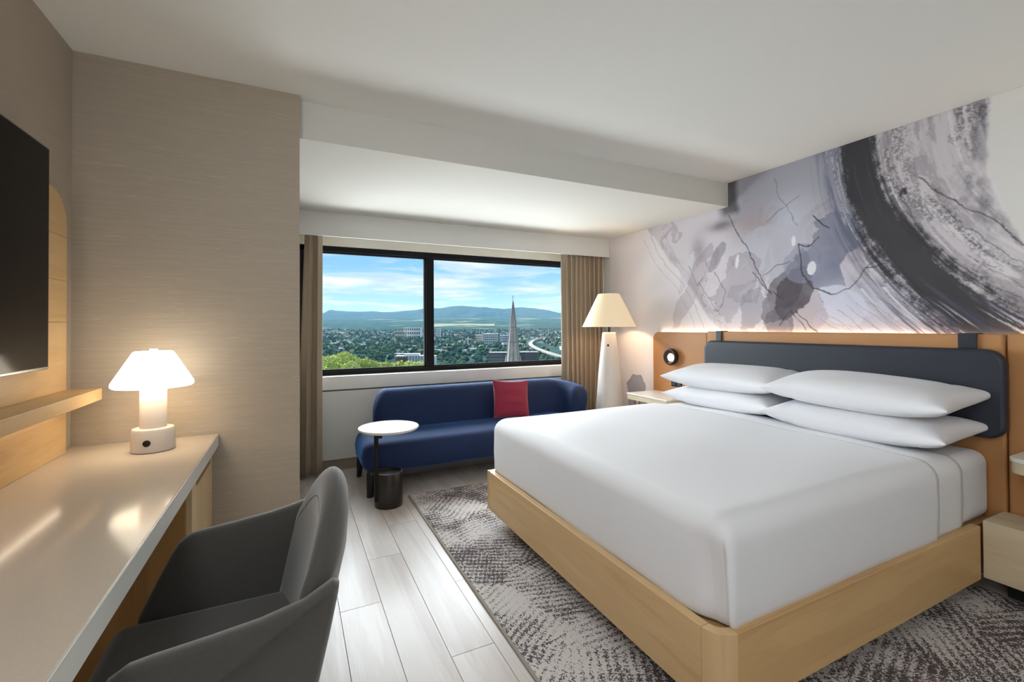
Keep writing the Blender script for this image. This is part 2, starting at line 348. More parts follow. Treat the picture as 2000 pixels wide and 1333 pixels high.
# ------------------------------------------------------------------ mural on the right wall (flat print, colour per vertex of the sheet)
def make_mural():
    y0, y1, z0, z1 = 0.30, YS - 0.01, 0.0, ZC
    step = 0.0055
    ny = int((y1 - y0) / step); nz = int((z1 - 0.5) / step)
    ys = np.linspace(y0, y1, ny); zs = np.concatenate([[0.0], np.linspace(0.5, z1 - 0.001, nz)]); nz += 1
    Y, Z = np.meshgrid(ys, zs)
    C = lambda r, g, b: np.array(srgb(r, g, b)[:3])
    # warp
    wy = Y + 0.10 * (fbm(Y * 3, Z * 3, 4, 3) - 0.5); wz = Z + 0.10 * (fbm(Y * 3 + 9, Z * 3, 4, 5) - 0.5)
    # flow frame from the centre line of the dark brush stroke
    cl = np.array([(1.60, 2.62), (1.575, 2.42), (1.555, 2.2), (1.50, 1.98), (1.40, 1.76), (1.24, 1.52), (1.03, 1.31), (0.80, 1.12), (0.5, 0.9)])
    ts = np.linspace(0, 1, 160); idx = ts * (len(cl) - 1)
    cy = np.interp(idx, range(len(cl)), cl[:, 0]); cz = np.interp(idx, range(len(cl)), cl[:, 1])
    k = np.ones(13) / 13; cy = np.convolve(np.pad(cy, 6, 'edge'), k, 'valid'); cz = np.convolve(np.pad(cz, 6, 'edge'), k, 'valid')
    best = np.full(Y.shape, 9e9); A = np.zeros(Y.shape); Q = np.zeros(Y.shape)
    ty = np.gradient(cy); tz = np.gradient(cz); tl = np.hypot(ty, tz); ty /= tl; tz /= tl
    arc = np.concatenate([[0], np.cumsum(np.hypot(np.diff(cy), np.diff(cz)))])
    for i in range(len(cy)):
        d = (Y - cy[i]) ** 2 + (Z - cz[i]) ** 2; m = d < best
        q = (Y - cy[i]) * (-tz[i]) + (Z - cz[i]) * ty[i]     # positive towards larger y (left in the picture)
        best = np.where(m, d, best); A = np.where(m, arc[i], A); Q = np.where(m, q, Q)
    Q = np.sign(Q) * np.sqrt(best)
    A = A + 0.012 * fbm(Y * 20, Z * 20, 2, 8)
    streak = fbm(A * 2.2, Q * 70, 4, 11); streak2 = fbm(A * 1.0 + 7, Q * 26, 4, 12); fine = fbm(Y * 130, Z * 130, 2, 13)
    soft = fbm(wy * 3.2, wz * 3.2, 5, 21); soft2 = fbm(wy * 1.7 + 4, wz * 1.7, 4, 22)
    col = np.empty(Y.shape + (3,)); col[:] = C(238, 234, 238)
    def lay(c, a):
        nonlocal col
        a = np.clip(a, 0, 1)[..., None]; col = col * (1 - a) + C(*c) * a
    # diagonal parameter, 0 at the stained left border and rising to the right
    edge = 3.42 - (2.2 - Z) * 0.80 + 0.10 * (fbm(Y * 5, Z * 5, 4, 31) - 0.5)
    inside = sstep(0.0, 0.05, edge - Y) * (Y > 1.0)
    lay((214, 205, 212), inside * (0.55 + 0.5 * soft))
    lay((176, 170, 180), inside * sstep(0.45, 0.7, soft2) * 0.75)
    lay((186, 172, 176), inside * sstep(0.50, 0.62, fbm(Y * 2.6, Z * 4, 4, 33)) * 0.6)
    # water-colour tide marks: crisp steps of tone
    wc = fbm(wy * 2.3 + 1.5 * fbm(Y * 1.3, Z * 1.3, 3, 201), wz * 2.0 + 0.6 * Y, 6, 202, 0.52)
    for thr, cc, aa in ((0.44, (196, 190, 204), 0.5), (0.50, (222, 214, 220), 0.6), (0.56, (168, 164, 178), 0.45), (0.61, (232, 228, 234), 0.6)):
        lay(cc, inside * (Q > 0.12) * sstep(thr, thr + 0.004, wc) * aa)
        lay((92, 88, 98), inside * (Q > 0.12) * np.exp(-((wc - thr) / 0.0022) ** 2) * 0.28)
    # upper wash, grey blue
    lay((146, 149, 162), sstep(2.62, 2.35, Y) * sstep(1.65, 2.25, Z + 0.25 * (soft - 0.5)) * 0.75 * (Y > 1.4))
    lay((174, 160, 162), np.exp(-(((Y - 2.28) / 0.16) ** 2 + ((Z - 2.06) / 0.10) ** 2)) * 0.8)
    lay((200, 202, 216), np.exp(-(((wy - 2.02) / 0.15) ** 2 + ((wz - 2.00) / 0.20) ** 2)) * 0.9)
    lay((66, 66, 74), sstep(2.40, 2.46, wy) * sstep(2.12, 2.2, wz) * sstep(2.66, 2.54, wy) * (0.72 + 0.25 * soft))
    lay((96, 88, 94), np.exp(-(((wy - 2.60) / 0.13) ** 2 + ((wz - 2.10) / 0.045) ** 2)) * 0.75)
    lay((120, 112, 120), np.exp(-(((wy - 2.83) / 0.07) ** 2 + ((wz - 1.93) / 0.12) ** 2)) * 0.55)
    # crisp lobes with dark rims
    def lobe(c, cy_, cz_, ry, rz, rot, rim=(44, 44, 52), a=0.85, sd=1, ra=0.75):
        cs, sn = math.cos(R(rot)), math.sin(R(rot)); u = (Y - cy_) * cs + (Z - cz_) * sn; v = -(Y - cy_) * sn + (Z - cz_) * cs
        d = np.sqrt((u / ry) ** 2 + (v / rz) ** 2) + 1.35 * (fbm(Y * 5 - Z * 2, Z * 6, 7, 40 + sd, 0.56) - 0.5) + 0.9 * (fbm(Y * 2.5, Z * 2.5, 3, 140 + sd) - 0.5)
        lay(c, sstep(1.03, 0.98, d) * a * (0.65 + 0.5 * fbm(wy * 6, wz * 6, 4, sd)))
        lay(rim, np.exp(-((d - 1.0) / 0.018) ** 2) * ra * sstep(0.35, 0.6, fbm(Y * 4, Z * 4, 2, 60 + sd)))
    lobe((226, 220, 226), 2.62, 1.62, 0.10, 0.26, 18, a=0.9, sd=2, ra=0.5)
    lobe((222, 218, 224), 2.95, 1.75, 0.05, 0.22, 25, a=0.8, sd=3, ra=0.4)
    lobe((196, 196, 208), 2.12, 1.78, 0.22, 0.24, 10, a=0.75, sd=4, ra=0.25)
    lobe((128, 132, 154), 1.78, 1.70, 0.19, 0.22, -12, a=0.95, sd=5, ra=0.8)
    lobe((110, 103, 110), 2.08, 1.48, 0.10, 0.30, 30, a=0.8, sd=26, ra=0.3)
    lobe((78, 72, 78), 2.00, 1.45, 0.11, 0.21, 38, a=0.95, sd=6, ra=0.5)
    lobe((168, 160, 170), 2.45, 1.55, 0.16, 0.30, 25, a=0.6, sd=15, ra=0.3)
    lobe((150, 146, 158), 2.30, 1.40, 0.10, 0.20, 20, a=0.6, sd=16, ra=0.2)
    lobe((196, 188, 196), 2.95, 1.50, 0.07, 0.35, 32, a=0.6, sd=17, ra=0.4)
    lobe((104, 98, 106), 2.10, 1.30, 0.10, 0.10, 0, a=0.7, sd=7, ra=0.4)
    lobe((222, 222, 236), 1.66, 1.36, 0.17, 0.14, 30, a=0.95, sd=8, ra=0.3)
    lobe((150, 153, 176), 1.93, 1.70, 0.10, 0.12, 0, a=0.6, sd=9, ra=0.3)
    lobe((150, 146, 158), 2.62, 1.86, 0.05, 0.16, 35, a=0.7, sd=10, ra=0.4)
    lobe((240, 238, 244), 1.99, 1.86, 0.020, 0.05, 0, a=1, sd=11, ra=0.1)
    lobe((240, 238, 244), 1.87, 1.66, 0.024, 0.040, 10, a=1, sd=12, ra=0.3)
    lobe((238, 236, 240), 2.44, 1.78, 0.012, 0.05, 10, a=1, sd=13, ra=0.1)
    # lavender light folds and blue streaks to the left of the stroke
    lowl = sstep(0.14, 0.20, Q) * sstep(0.62, 0.40, Q) * sstep(1.62, 1.45, Z)
    lay((206, 207, 224), lowl * 0.65)
    lay((110, 114, 136), lowl * sstep(0.50, 0.66, streak2) * sstep(0.42, 0.2, Q) * 0.85)
    lay((84, 86, 104), sstep(0.09, 0.12, Q) * sstep(0.34, 0.14, Q) * sstep(0.46, 0.62, streak) * 0.8)
    lay((236, 232, 236), sstep(0.15, 0.2, Q) * sstep(0.36, 0.26, Q) * sstep(0.60, 0.68, streak2) * (Z < 1.5) * 0.85)
    lay((120, 124, 144), sstep(0.10, 0.13, Q) * sstep(0.30, 0.18, Q) * (Z > 1.75) * (0.35 + 0.6 * sstep(0.45, 0.6, streak2)))
    lay((205, 205, 214), sstep(0.12, 0.14, Q) * sstep(0.22, 0.18, Q) * (Z > 1.8) * sstep(0.56, 0.66, streak) * 0.9)
    # right side: dry brushed grey, then plain wall
    rb = np.interp(Z, [1.0, 1.25, 1.45, 1.676, 1.85, 2.064, 2.42], [0.30, 0.55, 0.74, 0.878, 0.945, 1.008, 0.985]) + 0.035 * (fbm(Y * 8, Z * 8, 4, 71) - 0.5)
    right = sstep(-0.06, -0.10, Q) * sstep(-0.015, 0.03, Y - rb)
    lay((205, 199, 203), right * 0.95)
    lay((150, 144, 150), right * sstep(0.50, 0.66, streak2) * (0.35 + 0.5 * fine))
    lay((96, 92, 98), right * sstep(0.56, 0.72, fbm(A * 3.5 + 3, Q * 16, 5, 73)) * sstep(0.35, 0.6, fine) * 0.75)
    lay((226, 221, 224), right * sstep(0.58, 0.66, streak) * 0.6)
    rim = np.exp(-(((Y - rb) - 0.07) / 0.055) ** 2) * (Q < -0.1)
    lay((88, 86, 96), rim * sstep(0.40, 0.62, fbm(Y * 10, Z * 5, 5, 75)) * (0.45 + 0.6 * fine) * sstep(1.5, 1.9, Z))
    lay((222, 220, 215), sstep(0.01, -0.01, Y - rb))
    # mottled dry edge that the stroke leaves on its right
    dry = sstep(-0.36, -0.14, Q) * sstep(-0.05, -0.10, Q)
    lay((104, 101, 107), dry * sstep(0.46, 0.60, fbm(A * 5, Q * 22, 6, 301, 0.6)) * sstep(0.30, 0.62, fine) * 0.85)
    lay((140, 134, 140), sstep(-0.62, -0.3, Q) * (Q < -0.1) * sstep(-0.015, 0.03, Y - rb) * sstep(0.50, 0.60, fbm(A * 4 + 5, Q * 14, 6, 302, 0.62)) * 0.55)
    lay((88, 90, 104), sstep(0.30, 0.12, Q) * (Q > 0.05) * sstep(0.48, 0.60, fbm(A * 4, Q * 30, 6, 303, 0.6)) * 0.7)
    # the dark stroke itself
    hw = np.interp(A, [0, 0.3, 0.6, 0.9, 1.3, 1.8, 2.4], [0.085, 0.09, 0.10, 0.13, 0.13, 0.115, 0.10])
    e = np.abs(Q - 0.01) / hw + 0.8 * (streak - 0.5) + 0.5 * (streak2 - 0.5) + 0.35 * (fine - 0.5)
    lay((58, 58, 62), sstep(1.22, 0.80, e + 0.5 * (fbm(Y * 22, Z * 22, 5, 304, 0.6) - 0.5)) * 0.97)
    lay((92, 93, 106), sstep(1.0, 0.7, e) * sstep(0.58, 0.72, streak) * 0.45)
    low = sstep(1.45, 1.25, Z) * sstep(-0.2, -0.1, Q) * sstep(0.34, 0.2, Q)
    lay((70, 72, 90), low * sstep(0.44, 0.60, streak) * 0.8)
    lay((206, 204, 214), low * sstep(0.62, 0.72, fbm(A * 3, Q * 90, 3, 77)) * 0.7)
    # thin ink lines
    def ink(pts, w=0.0045, c=(52, 50, 58), a=0.8):
        pts = np.array(pts); wig = 0.05
        yy = Y + wig * (fbm(Y * 9, Z * 9, 6, 81, 0.55) - 0.5); zz = Z + wig * (fbm(Y * 9, Z * 9, 6, 82, 0.55) - 0.5)
        m = (Y > pts[:, 0].min() - .03) & (Y < pts[:, 0].max() + .03) & (Z > pts[:, 1].min() - .03) & (Z < pts[:, 1].max() + .03)
        dd = np.full(Y.shape, 9.0)
        for (ya, za), (yb, zb) in zip(pts, pts[1:]):
            vy, vz = yb - ya, zb - za; t = np.clip(((yy - ya) * vy + (zz - za) * vz) / (vy * vy + vz * vz), 0, 1)
            dd = np.minimum(dd, np.hypot(yy - ya - t * vy, zz - za - t * vz))
        lay(c, np.where(m, sstep(w, w * 0.3, dd) * a, 0))
    ink([(2.52, 2.17), (2.42, 1.98), (2.30, 1.75), (2.16, 1.50)], 0.006)
    ink([(2.30, 1.68), (2.20, 1.55), (2.08, 1.46)], 0.005)
    ink([(1.86, 2.02), (1.80, 1.93), (1.76, 1.90)], 0.006, a=0.95)
    ink([(1.97, 1.84), (1.92, 1.82), (1.86, 1.83), (1.82, 1.86)], 0.006, a=0.95)
    ink([(1.97, 1.84), (1.94, 1.72), (1.93, 1.62), (1.86, 1.52), (1.74, 1.47)], 0.006, a=0.9)
    ink([(1.74, 1.47), (1.64, 1.50), (1.58, 1.58), (1.55, 1.63), (1.44, 1.64)], 0.005, a=0.9)
    ink([(1.55, 1.63), (1.49, 1.68), (1.46, 1.76)], 0.005)
    ink([(2.22, 1.66), (2.12, 1.70), (2.02, 1.72)], 0.005)
    ink([(2.13, 2.34), (2.09, 2.20), (2.04, 2.12), (1.95, 1.97)], 0.004, a=0.5)
    ink([(2.19, 2.05), (2.04, 2.12), (1.94, 2.17)], 0.005, a=0.5)
    ink([(2.83, 1.66), (2.70, 1.50), (2.62, 1.38), (2.57, 1.45), (2.56, 1.56), (2.66, 1.72)], 0.005, a=0.6)
    ink([(2.92, 1.80), (2.84, 1.62), (2.78, 1.70)], 0.006, a=0.6)
    ink([(2.10, 1.27), (2.02, 1.36), (1.90, 1.24)], 0.006, a=0.7); ink([(1.98, 1.36), (1.82, 1.22)], 0.006, a=0.7)
    ink([(1.27, 2.10), (1.18, 1.98), (0.92, 1.72), (0.70, 1.45)], 0.005, a=0.75)
    ink([(1.20, 1.94), (1.05, 1.75), (0.84, 1.50)], 0.004, a=0.6); ink([(1.36, 2.02), (1.30, 1.85)], 0.004, a=0.6)
    ink([(1.36, 2.02), (1.345, 2.06), (1.33, 2.02)], 0.012, a=0.9)
    for k_ in range(16):
        q = 0.5 + 0.055 * k_; ink([(q + 0.50, 1.62 - 0.02 * k_), (q + 0.22, 1.40 - 0.02 * k_), (q - 0.05, 1.18)], 0.0035, a=0.35)
    # left fringe lines
    for dz, aa in ((0.0, 0.45), (0.10, 0.3), (-0.16, 0.35)):
        ink([(3.40 + dz, 2.15), (3.22 + dz, 1.86), (2.98 + dz, 1.62), (2.80 + dz, 1.34), (2.70 + dz, 1.10)], 0.004, c=(120, 112, 120), a=aa)
    lay((150, 143, 152), inside * np.exp(-(((edge - Y) - 0.06) / 0.05) ** 2) * sstep(0.5, 0.65, soft) * 0.4)
    # blot behind the floor lamp
    d = np.sqrt(((Y - 3.62) / 0.13) ** 2 + ((Z - 0.62) / 0.13) ** 2) + 0.7 * (fbm(Y * 9, Z * 9, 4, 91) - 0.5)
    lay((160, 164, 178), sstep(1.02, 0.97, d) * 0.95); lay((70, 72, 84), np.exp(-((d - 1.0) / 0.03) ** 2) * 0.8)
    lay((160, 164, 178), (np.abs(Y - 3.70) < 0.05) * sstep(0.64, 0.6, Z) * 0.8)
    me = bpy.data.meshes.new('mural')
    V = np.stack([np.full(Y.shape, 0.0), Y - (y0 + y1) / 2, Z], -1).reshape(-1, 3)
    me.vertices.add(len(V)); me.vertices.foreach_set('co', V.ravel())
    a = (np.arange(nz - 1)[:, None] * ny + np.arange(ny - 1)[None]).ravel()
    Fq = np.stack([a, a + ny, a + ny + 1, a + 1], -1)
    me.loops.add(Fq.size); me.loops.foreach_set('vertex_index', Fq.ravel())
    me.polygons.add(len(Fq)); me.polygons.foreach_set('loop_start', np.arange(0, Fq.size, 4)); me.polygons.foreach_set('loop_total', np.full(len(Fq), 4))
    me.update(); me.validate()
    at = me.color_attributes.new('print', 'FLOAT_COLOR', 'POINT')
    at.data.foreach_set('color', np.concatenate([col.reshape(-1, 3), np.ones((len(V), 1))], 1).ravel())
    m = bpy.data.materials.new('printed_wallcovering'); m.use_nodes = True; nt = m.node_tree; N = nt.nodes; L = nt.links; b = N['Principled BSDF']
    b.inputs['Roughness'].default_value = 0.7; b.inputs['Specular IOR Level'].default_value = 0.25
    at_n = N.new('ShaderNodeVertexColor'); at_n.layer_name = 'print'
    tc = N.new('ShaderNodeTexCoord'); nn = N.new('ShaderNodeTexNoise'); nn.inputs['Scale'].default_value = 260; nn.inputs['Detail'].default_value = 3; L.new(tc.outputs['Object'], nn.inputs['Vector'])
    mr = N.new('ShaderNodeMapRange'); mr.inputs[3].default_value = 0.93; mr.inputs[4].default_value = 1.06; L.new(nn.outputs[0], mr.inputs[0])
    mm = N.new('ShaderNodeMixRGB'); mm.blend_type = 'MULTIPLY'; mm.inputs[0].default_value = 1; L.new(at_n.outputs[0], mm.inputs[1]); L.new(mr.outputs[0], mm.inputs[2]); L.new(mm.outputs[0], b.inputs['Base Color'])
    me.materials.append(m)
    o = bpy.data.objects.new('mural', me); COL.objects.link(o); o.location = (XR - 0.0015, (y0 + y1) / 2, 0.0)
    tag(o, 'abstract grey, white and lavender ink-wash mural with a black brush stroke covering the bed wall', 'mural')
make_mural()

# ------------------------------------------------------------------ rug
def rug_mat():
    m = bpy.data.materials.new('rug_pile'); m.use_nodes = True; nt = m.node_tree; N = nt.nodes; L = nt.links; b = N['Principled BSDF']; b.inputs['Roughness'].default_value = 0.95; b.inputs['Specular IOR Level'].default_value = 0.1
    geo = N.new('ShaderNodeNewGeometry')
    def noise(sc, det, src=None):
        n = N.new('ShaderNodeTexNoise'); n.inputs['Scale'].default_value = sc; n.inputs['Detail'].default_value = det; L.new(src or geo.outputs['Position'], n.inputs['Vector']); return n
    def math_(op, a, b_=None, c=None):
        n = N.new('ShaderNodeMath'); n.operation = op
        for i, x in enumerate((a, b_, c)):
            if x is None: continue
            if isinstance(x, (int, float)): n.inputs[i].default_value = x
            else: L.new(x, n.inputs[i])
        return n.outputs[0]
    nw = noise(2.2, 2); wsc = N.new('ShaderNodeVectorMath'); wsc.operation = 'MULTIPLY_ADD'; L.new(nw.outputs['Color'], wsc.inputs[0]); wsc.inputs[1].default_value = (0.35, 0.35, 0); L.new(geo.outputs['Position'], wsc.inputs[2])
    vo = N.new('ShaderNodeTexVoronoi'); vo.inputs['Scale'].default_value = 3.1; L.new(wsc.outputs[0], vo.inputs['Vector'])
    sc_ = N.new('ShaderNodeSeparateColor'); L.new(vo.outputs['Color'], sc_.inputs[0])
    ang = math_('MULTIPLY_ADD', sc_.outputs[0], 1.7, -0.55)
    sx = N.new('ShaderNodeSeparateXYZ'); L.new(geo.outputs['Position'], sx.inputs[0])
    ca = math_('COSINE', ang); sa = math_('SINE', ang)
    u = math_('SUBTRACT', math_('MULTIPLY', sx.outputs[1], ca), math_('MULTIPLY', sx.outputs[0], sa))
    v = math_('ADD', math_('MULTIPLY', sx.outputs[0], ca), math_('MULTIPLY', sx.outputs[1], sa))
    n3 = noise(26, 2)
    ph = math_('MULTIPLY_ADD', u, 185.0, math_('MULTIPLY', n3.outputs[0], 3.0)); st = math_('SINE', ph)
    st2 = math_('SINE', math_('MULTIPLY_ADD', v, 290.0, math_('MULTIPLY', n3.outputs[0], 4.0)))
    big = noise(4.5, 3); mid = noise(150, 2); tiny = noise(420, 2)
    s = math_('MULTIPLY', st, 0.22)
    s = math_('MULTIPLY_ADD', st2, math_('MULTIPLY', sc_.outputs[1], 0.17), s)
    s = math_('MULTIPLY_ADD', math_('SUBTRACT', mid.outputs[0], 0.5), 2.9, s)
    s = math_('MULTIPLY_ADD', math_('SUBTRACT', big.outputs[0], 0.5), 2.0, s)
    s = math_('MULTIPLY_ADD', math_('SUBTRACT', tiny.outputs[0], 0.5), 1.0, s)
    s = math_('ADD', s, math_('MULTIPLY_ADD', sc_.outputs[2], 0.35, -0.22))
    mr = N.new('ShaderNodeMapRange'); mr.inputs[1].default_value = -0.06; mr.inputs[2].default_value = 0.16; L.new(s, mr.inputs[0])
    cd = N.new('ShaderNodeMixRGB'); L.new(big.outputs[0], cd.inputs[0]); cd.inputs[1].default_value = srgb(98, 84, 88); cd.inputs[2].default_value = srgb(84, 78, 80)
    mx = N.new('ShaderNodeMixRGB'); L.new(mr.outputs[0], mx.inputs[0]); mx.inputs[1].default_value = srgb(206, 200, 196); L.new(cd.outputs[0], mx.inputs[2]); L.new(mx.outputs[0], b.inputs['Base Color'])
    bp = N.new('ShaderNodeBump'); bp.inputs['Strength'].default_value = 0.6; bp.inputs['Distance'].default_value = 0.004; L.new(tiny.outputs[0], bp.inputs['Height']); L.new(bp.outputs[0], b.inputs['Normal'])
    return m
RX0, RX1, RY0, RY1 = 0.782, 2.98, -0.9, 3.41
rug = thing('rug', 'grey and ivory patterned area rug with taupe binding under the bed', 'rug', ((RX0 + RX1) / 2, (RY0 + RY1) / 2, 0))
box('pile', (RX0 + 0.012, RY0 + 0.012, 0.0005), (RX1 - 0.012, RY1 - 0.012, 0.011), rug_mat(), rug, bevel=0.003)
M_bind = mat('rug_binding', srgb(148, 140, 130), 0.9, bump=((400, 400, 400), 0.4))
rb_ = boxes('binding', [((RX0, RY0, 0.0005), (RX0 + 0.015, RY1, 0.0095)), ((RX1 - 0.015, RY0, 0.0005), (RX1, RY1, 0.0095)), ((RX0, RY0, 0.0005), (RX1, RY0 + 0.015, 0.0095)), ((RX0, RY1 - 0.015, 0.0005), (RX1, RY1, 0.0095))], M_bind, rug, bevel=0.002)

# ------------------------------------------------------------------ bed
FX, FY0, FY1, FZ0, FZ1 = 1.136, 0.938, 2.715, 0.10, 0.344
bed = thing('bed', 'king bed in an oak platform frame made up with smooth white bedding', 'bed', (2.1, 1.83, 0))
T = 0.036; HX = 3.075
box('foot_rail', (FX, FY0 + 0.075, FZ0), (FX + T, FY1 - 0.03, FZ1), M_oak, bed, bevel=0.003)
box('side_rail', (FX + 0.075, FY0, FZ0), (2.846, FY0 + T, FZ1), M_oakx, bed, bevel=0.003)
box('side_rail', (FX + 0.03, FY1 - T, FZ0), (HX, FY1, FZ1), M_oakx, bed, bevel=0.003)
def corner_post(cx, cy, r, sy, nm='corner_post'):
    P = []
    for i in range(9):
        a = R(90 * i / 8); P.append((cx - r * math.cos(a), cy - sy * r * math.sin(a)))
    for i in range(8, -1, -1):
        a = R(90 * i / 8); P.append((cx - (r - T) * math.cos(a), cy - sy * (r - T) * math.sin(a)))
    return prism(nm, P, 'Z', FZ0, FZ1, M_oakz, bed, bevel=0.0015)
corner_post(FX + 0.0735, FY0 + 0.0735, 0.0735, 1)
box('corner_post', (FX, FY1 - 0.0295, FZ0), (FX + 0.0295, FY1, FZ1), M_oakz, bed, bevel=0.004)
box('plinth_base', (FX + 0.35, FY0 + 0.32, 0.012), (HX - 0.1, FY1 - 0.32, FZ0 + 0.03), mat('dark_plinth', srgb(30, 28, 27), 0.8), bed)
box('slat_deck', (FX + T, FY0 + T, FZ0 + 0.03), (HX, FY1 - T, FZ0 + 0.222), M_oakx, bed)
def linen_mat(name, c):
    m = mat(name, c, 0.62, noise=((1.5, 1.5, 1.5), 0.012), bump=((7, 7, 7), 0.35), sheen=0.15); return m

M_linen = linen_mat('white_linen', srgb(224, 225, 229)); M_linen2 = linen_mat('white_sheet', srgb(228, 229, 232))

def bed_cover(name, x_foot, x_end, y0, y1, ztop, zhem, m, rad=0.075, pleat=True, crown=0.012):
    """U shaped drape: rows go from the hem up the sides and over the top, columns run near side - foot - far side"""
    rows = []
    prof = [(0.012, zhem), (0.006, zhem + 0.008), (0.001, zhem + 0.03), (0.0, zhem + 0.08), (-0.002, zhem + 0.13)]
    zr = ztop - rad
    prof += [(0.0, zr - 0.03), (0.0, zr)]
    for i in range(1, 9):
        a = R(90 * i / 8); prof.append((rad * (1 - math.cos(a)), zr + rad * math.sin(a)))
    for d, dz in ((0.14, 0.35), (0.22, 0.6), (0.34, 0.85), (0.5, 0.96), (0.66, 1.0), (0.78, 1.0), (0.85, 1.0)): prof.append((d, ztop + crown * dz))
    cr = 0.055
    for (d, z) in prof:
        xa, ya, yb = x_foot + d, y0 + d, y1 - d; r = max(0.0005, cr - d * 0.6) if d < 0.09 else 0.0005
        row = []; n1, nc, nf = 44, 16, 110
        for i in range(n1):
            t = i / n1; row.append([x_end + (xa + r - x_end) * t, ya])
        for i in range(nc):
            a = R(90 * i / nc); row.append([xa + r - r * math.sin(a), ya + r - r * math.cos(a)])
        for i in range(nf):
            t = (i / nf) ** 1.7; row.append([xa, ya + r + (yb - ya - 2 * r) * t])
        for i in range(nc):
            a = R(90 * i / nc); row.append([xa + r - r * math.cos(a), yb - r + r * math.sin(a)])
        for i in range(n1 + 1):
            t = i / n1; row.append([xa + r + (x_end - xa - r) * t, yb])
        out = []
        for j, (x, y) in enumerate(row):
            dx = dy = dz = 0
            if pleat and d < 0.09:
                s = sstep(ztop + 0.01, zhem + 0.15, z)
                q = y - y0                      # distance along the foot face from the near corner
                if x < x_foot + 0.06 and q > 0.0:
                    g = float(s) * math.exp(-((q - 0.045) / 0.055) ** 2) * 0.040 * float(sstep(0.004, 0.022, q))
                    dx += g
                q2 = x - x_foot
                if y < y0 + 0.06 and q2 >= 0:
                    dy -= float(s) * 0.006 * math.exp(-((q2 - 0.03) / 0.05) ** 2)
            w = 0.004 * math.sin(x * 5.1 + y * 3.3) + 0.003 * math.sin(y * 9 - x * 4)
            if d > 0.05: dz += w * min(1, d * 5)
            else: dx += 0.5 * w * (1 if x < x_foot + 0.05 else 0); dy += 0.5 * w
            out.append((x + dx, y + dy, z + dz))
        rows.append(out)
    V = [p for row in rows for p in row]; W = len(rows[0]); F = []
    for j in range(len(rows) - 1):
        for i in range(W - 1): F.append((j * W + i, j * W + i + 1, (j + 1) * W + i + 1, (j + 1) * W + i))
    k = (len(rows) - 1) * W
    for i in range(44): F.append((k + i, k + i + 1, k + W - 2 - i, k + W - 1 - i))
    F.append(tuple(k + i for i in range(44, W - 44)))
    return link(name, V, F, m, bed, smooth=True, solid=0.006)
MZ = 0.668
# mattress with fitted sheet, closed box with generous rounding
mt = box('mattress', (FX + 0.075, 0.976, 0.335), (3.086, 2.690, MZ - 0.004), M_linen2, bed, bevel=0.06, seg=8)
mt.location.z -= 0.012
for p in mt.data.polygons: p.use_smooth = True
bed_cover('top_sheet', 1.186, 2.76, 0.974, 2.698, MZ - 0.006, 0.334, M_linen2, rad=0.075)
bed_cover('duvet', 1.170, 2.50, 0.958, 2.714, MZ + 0.008, 0.336, M_linen, rad=0.08)

# pillows
def pillow_mesh(L, D, H, seed, nx=40, ny=26):
    """long side along Y, short side along X, thickness H; pinched corners and a thin seam all round"""
    rnd = random.Random(seed); top = []; bot = []
    def pt(a, b, side):
        ax, by = abs(a), abs(b)
        e = max(0, (1 - ax ** 2.6)) * max(0, (1 - by ** 2.6))
        h = H * (e ** 0.42) * 0.5
        sx = D / 2 * (1 - 0.085 * (1 - b * b) ** 1.0 * ax ** 4 * 1.0 + 0.035 * by ** 6)
        sy = L / 2 * (1 - 0.075 * (1 - a * a) ** 1.0 * by ** 4 + 0.02 * ax ** 6)
        z = h * (1.12 if side > 0 else -0.78) + 0.010 * (ax * by) ** 5 + 0.012 * by ** 3
        z += side * 0.006 * math.sin(5 * a + 3 * b + seed) * e + 0.010 * e ** 0.3 * math.sin(2.2 * b + seed) * (side > 0)
        cr = math.exp(-((by - 0.86 + 0.25 * ax) / 0.05) ** 2) * ax ** 2 * 0.010 * (1 - ax ** 8)
        z -= side * cr
        return (a * sx, b * sy, z)
    V = []; F = []
    f = lambda t: math.sin(t * math.pi / 2)
    for side in (1, -1):
        for j in range(ny + 1):
            for i in range(nx + 1):
                V.append(pt(f(-1 + 2 * j / ny), f(-1 + 2 * i / nx), side))
    w = nx + 1; n = (ny + 1) * w
    for k in (0, n):
        for j in range(ny):
            for i in range(nx):
                q = (k + j * w + i, k + j * w + i + 1, k + (j + 1) * w + i + 1, k + (j + 1) * w + i); F.append(q if k == 0 else q[::-1])
    me = bpy.data.meshes.new('pillow'); me.from_pydata(V, [], F)
    bm = bmesh.new(); bm.from_mesh(me); bmesh.ops.remove_doubles(bm, verts=bm.verts, dist=0.0004); bmesh.ops.recalc_face_normals(bm, faces=bm.faces); bm.to_mesh(me); bm.free()
    me.polygons.foreach_set('use_smooth', [True] * len(me.polygons)); me.materials.append(M_pil)
    md = None
    return me
M_pil = linen_mat('pillow_linen', srgb(226, 226, 230))
def pillow(x, y, z, L, D, H, rot, seed, label, lift=0.0):
    o = bpy.data.objects.new('pillow', pillow_mesh(L, D, H, seed)); COL.objects.link(o)
    o.location = (x, y, z); o.rotation_euler = (R(rot[0]), R(rot[1]), R(rot[2]))
    tag(o, label, 'pillow', 'white pillows stacked in pairs against the headboard')
PZ = MZ + 0.012
pillow(2.865, 2.265, PZ + 0.058, 0.88, 0.44, 0.17, (0, -4, 1), 3, 'white pillow at the bottom of the far stack, beside the wall sconce')
pillow(2.875, 2.265, PZ + 0.202, 0.90, 0.46, 0.175, (0, -7, 2), 4, 'white pillow on top of the far stack, beside the wall sconce')
pillow(2.835, 1.405, PZ + 0.056, 0.88, 0.46, 0.175, (0, -4, -1), 5, 'white pillow at the bottom of the near stack, right end of the bed')
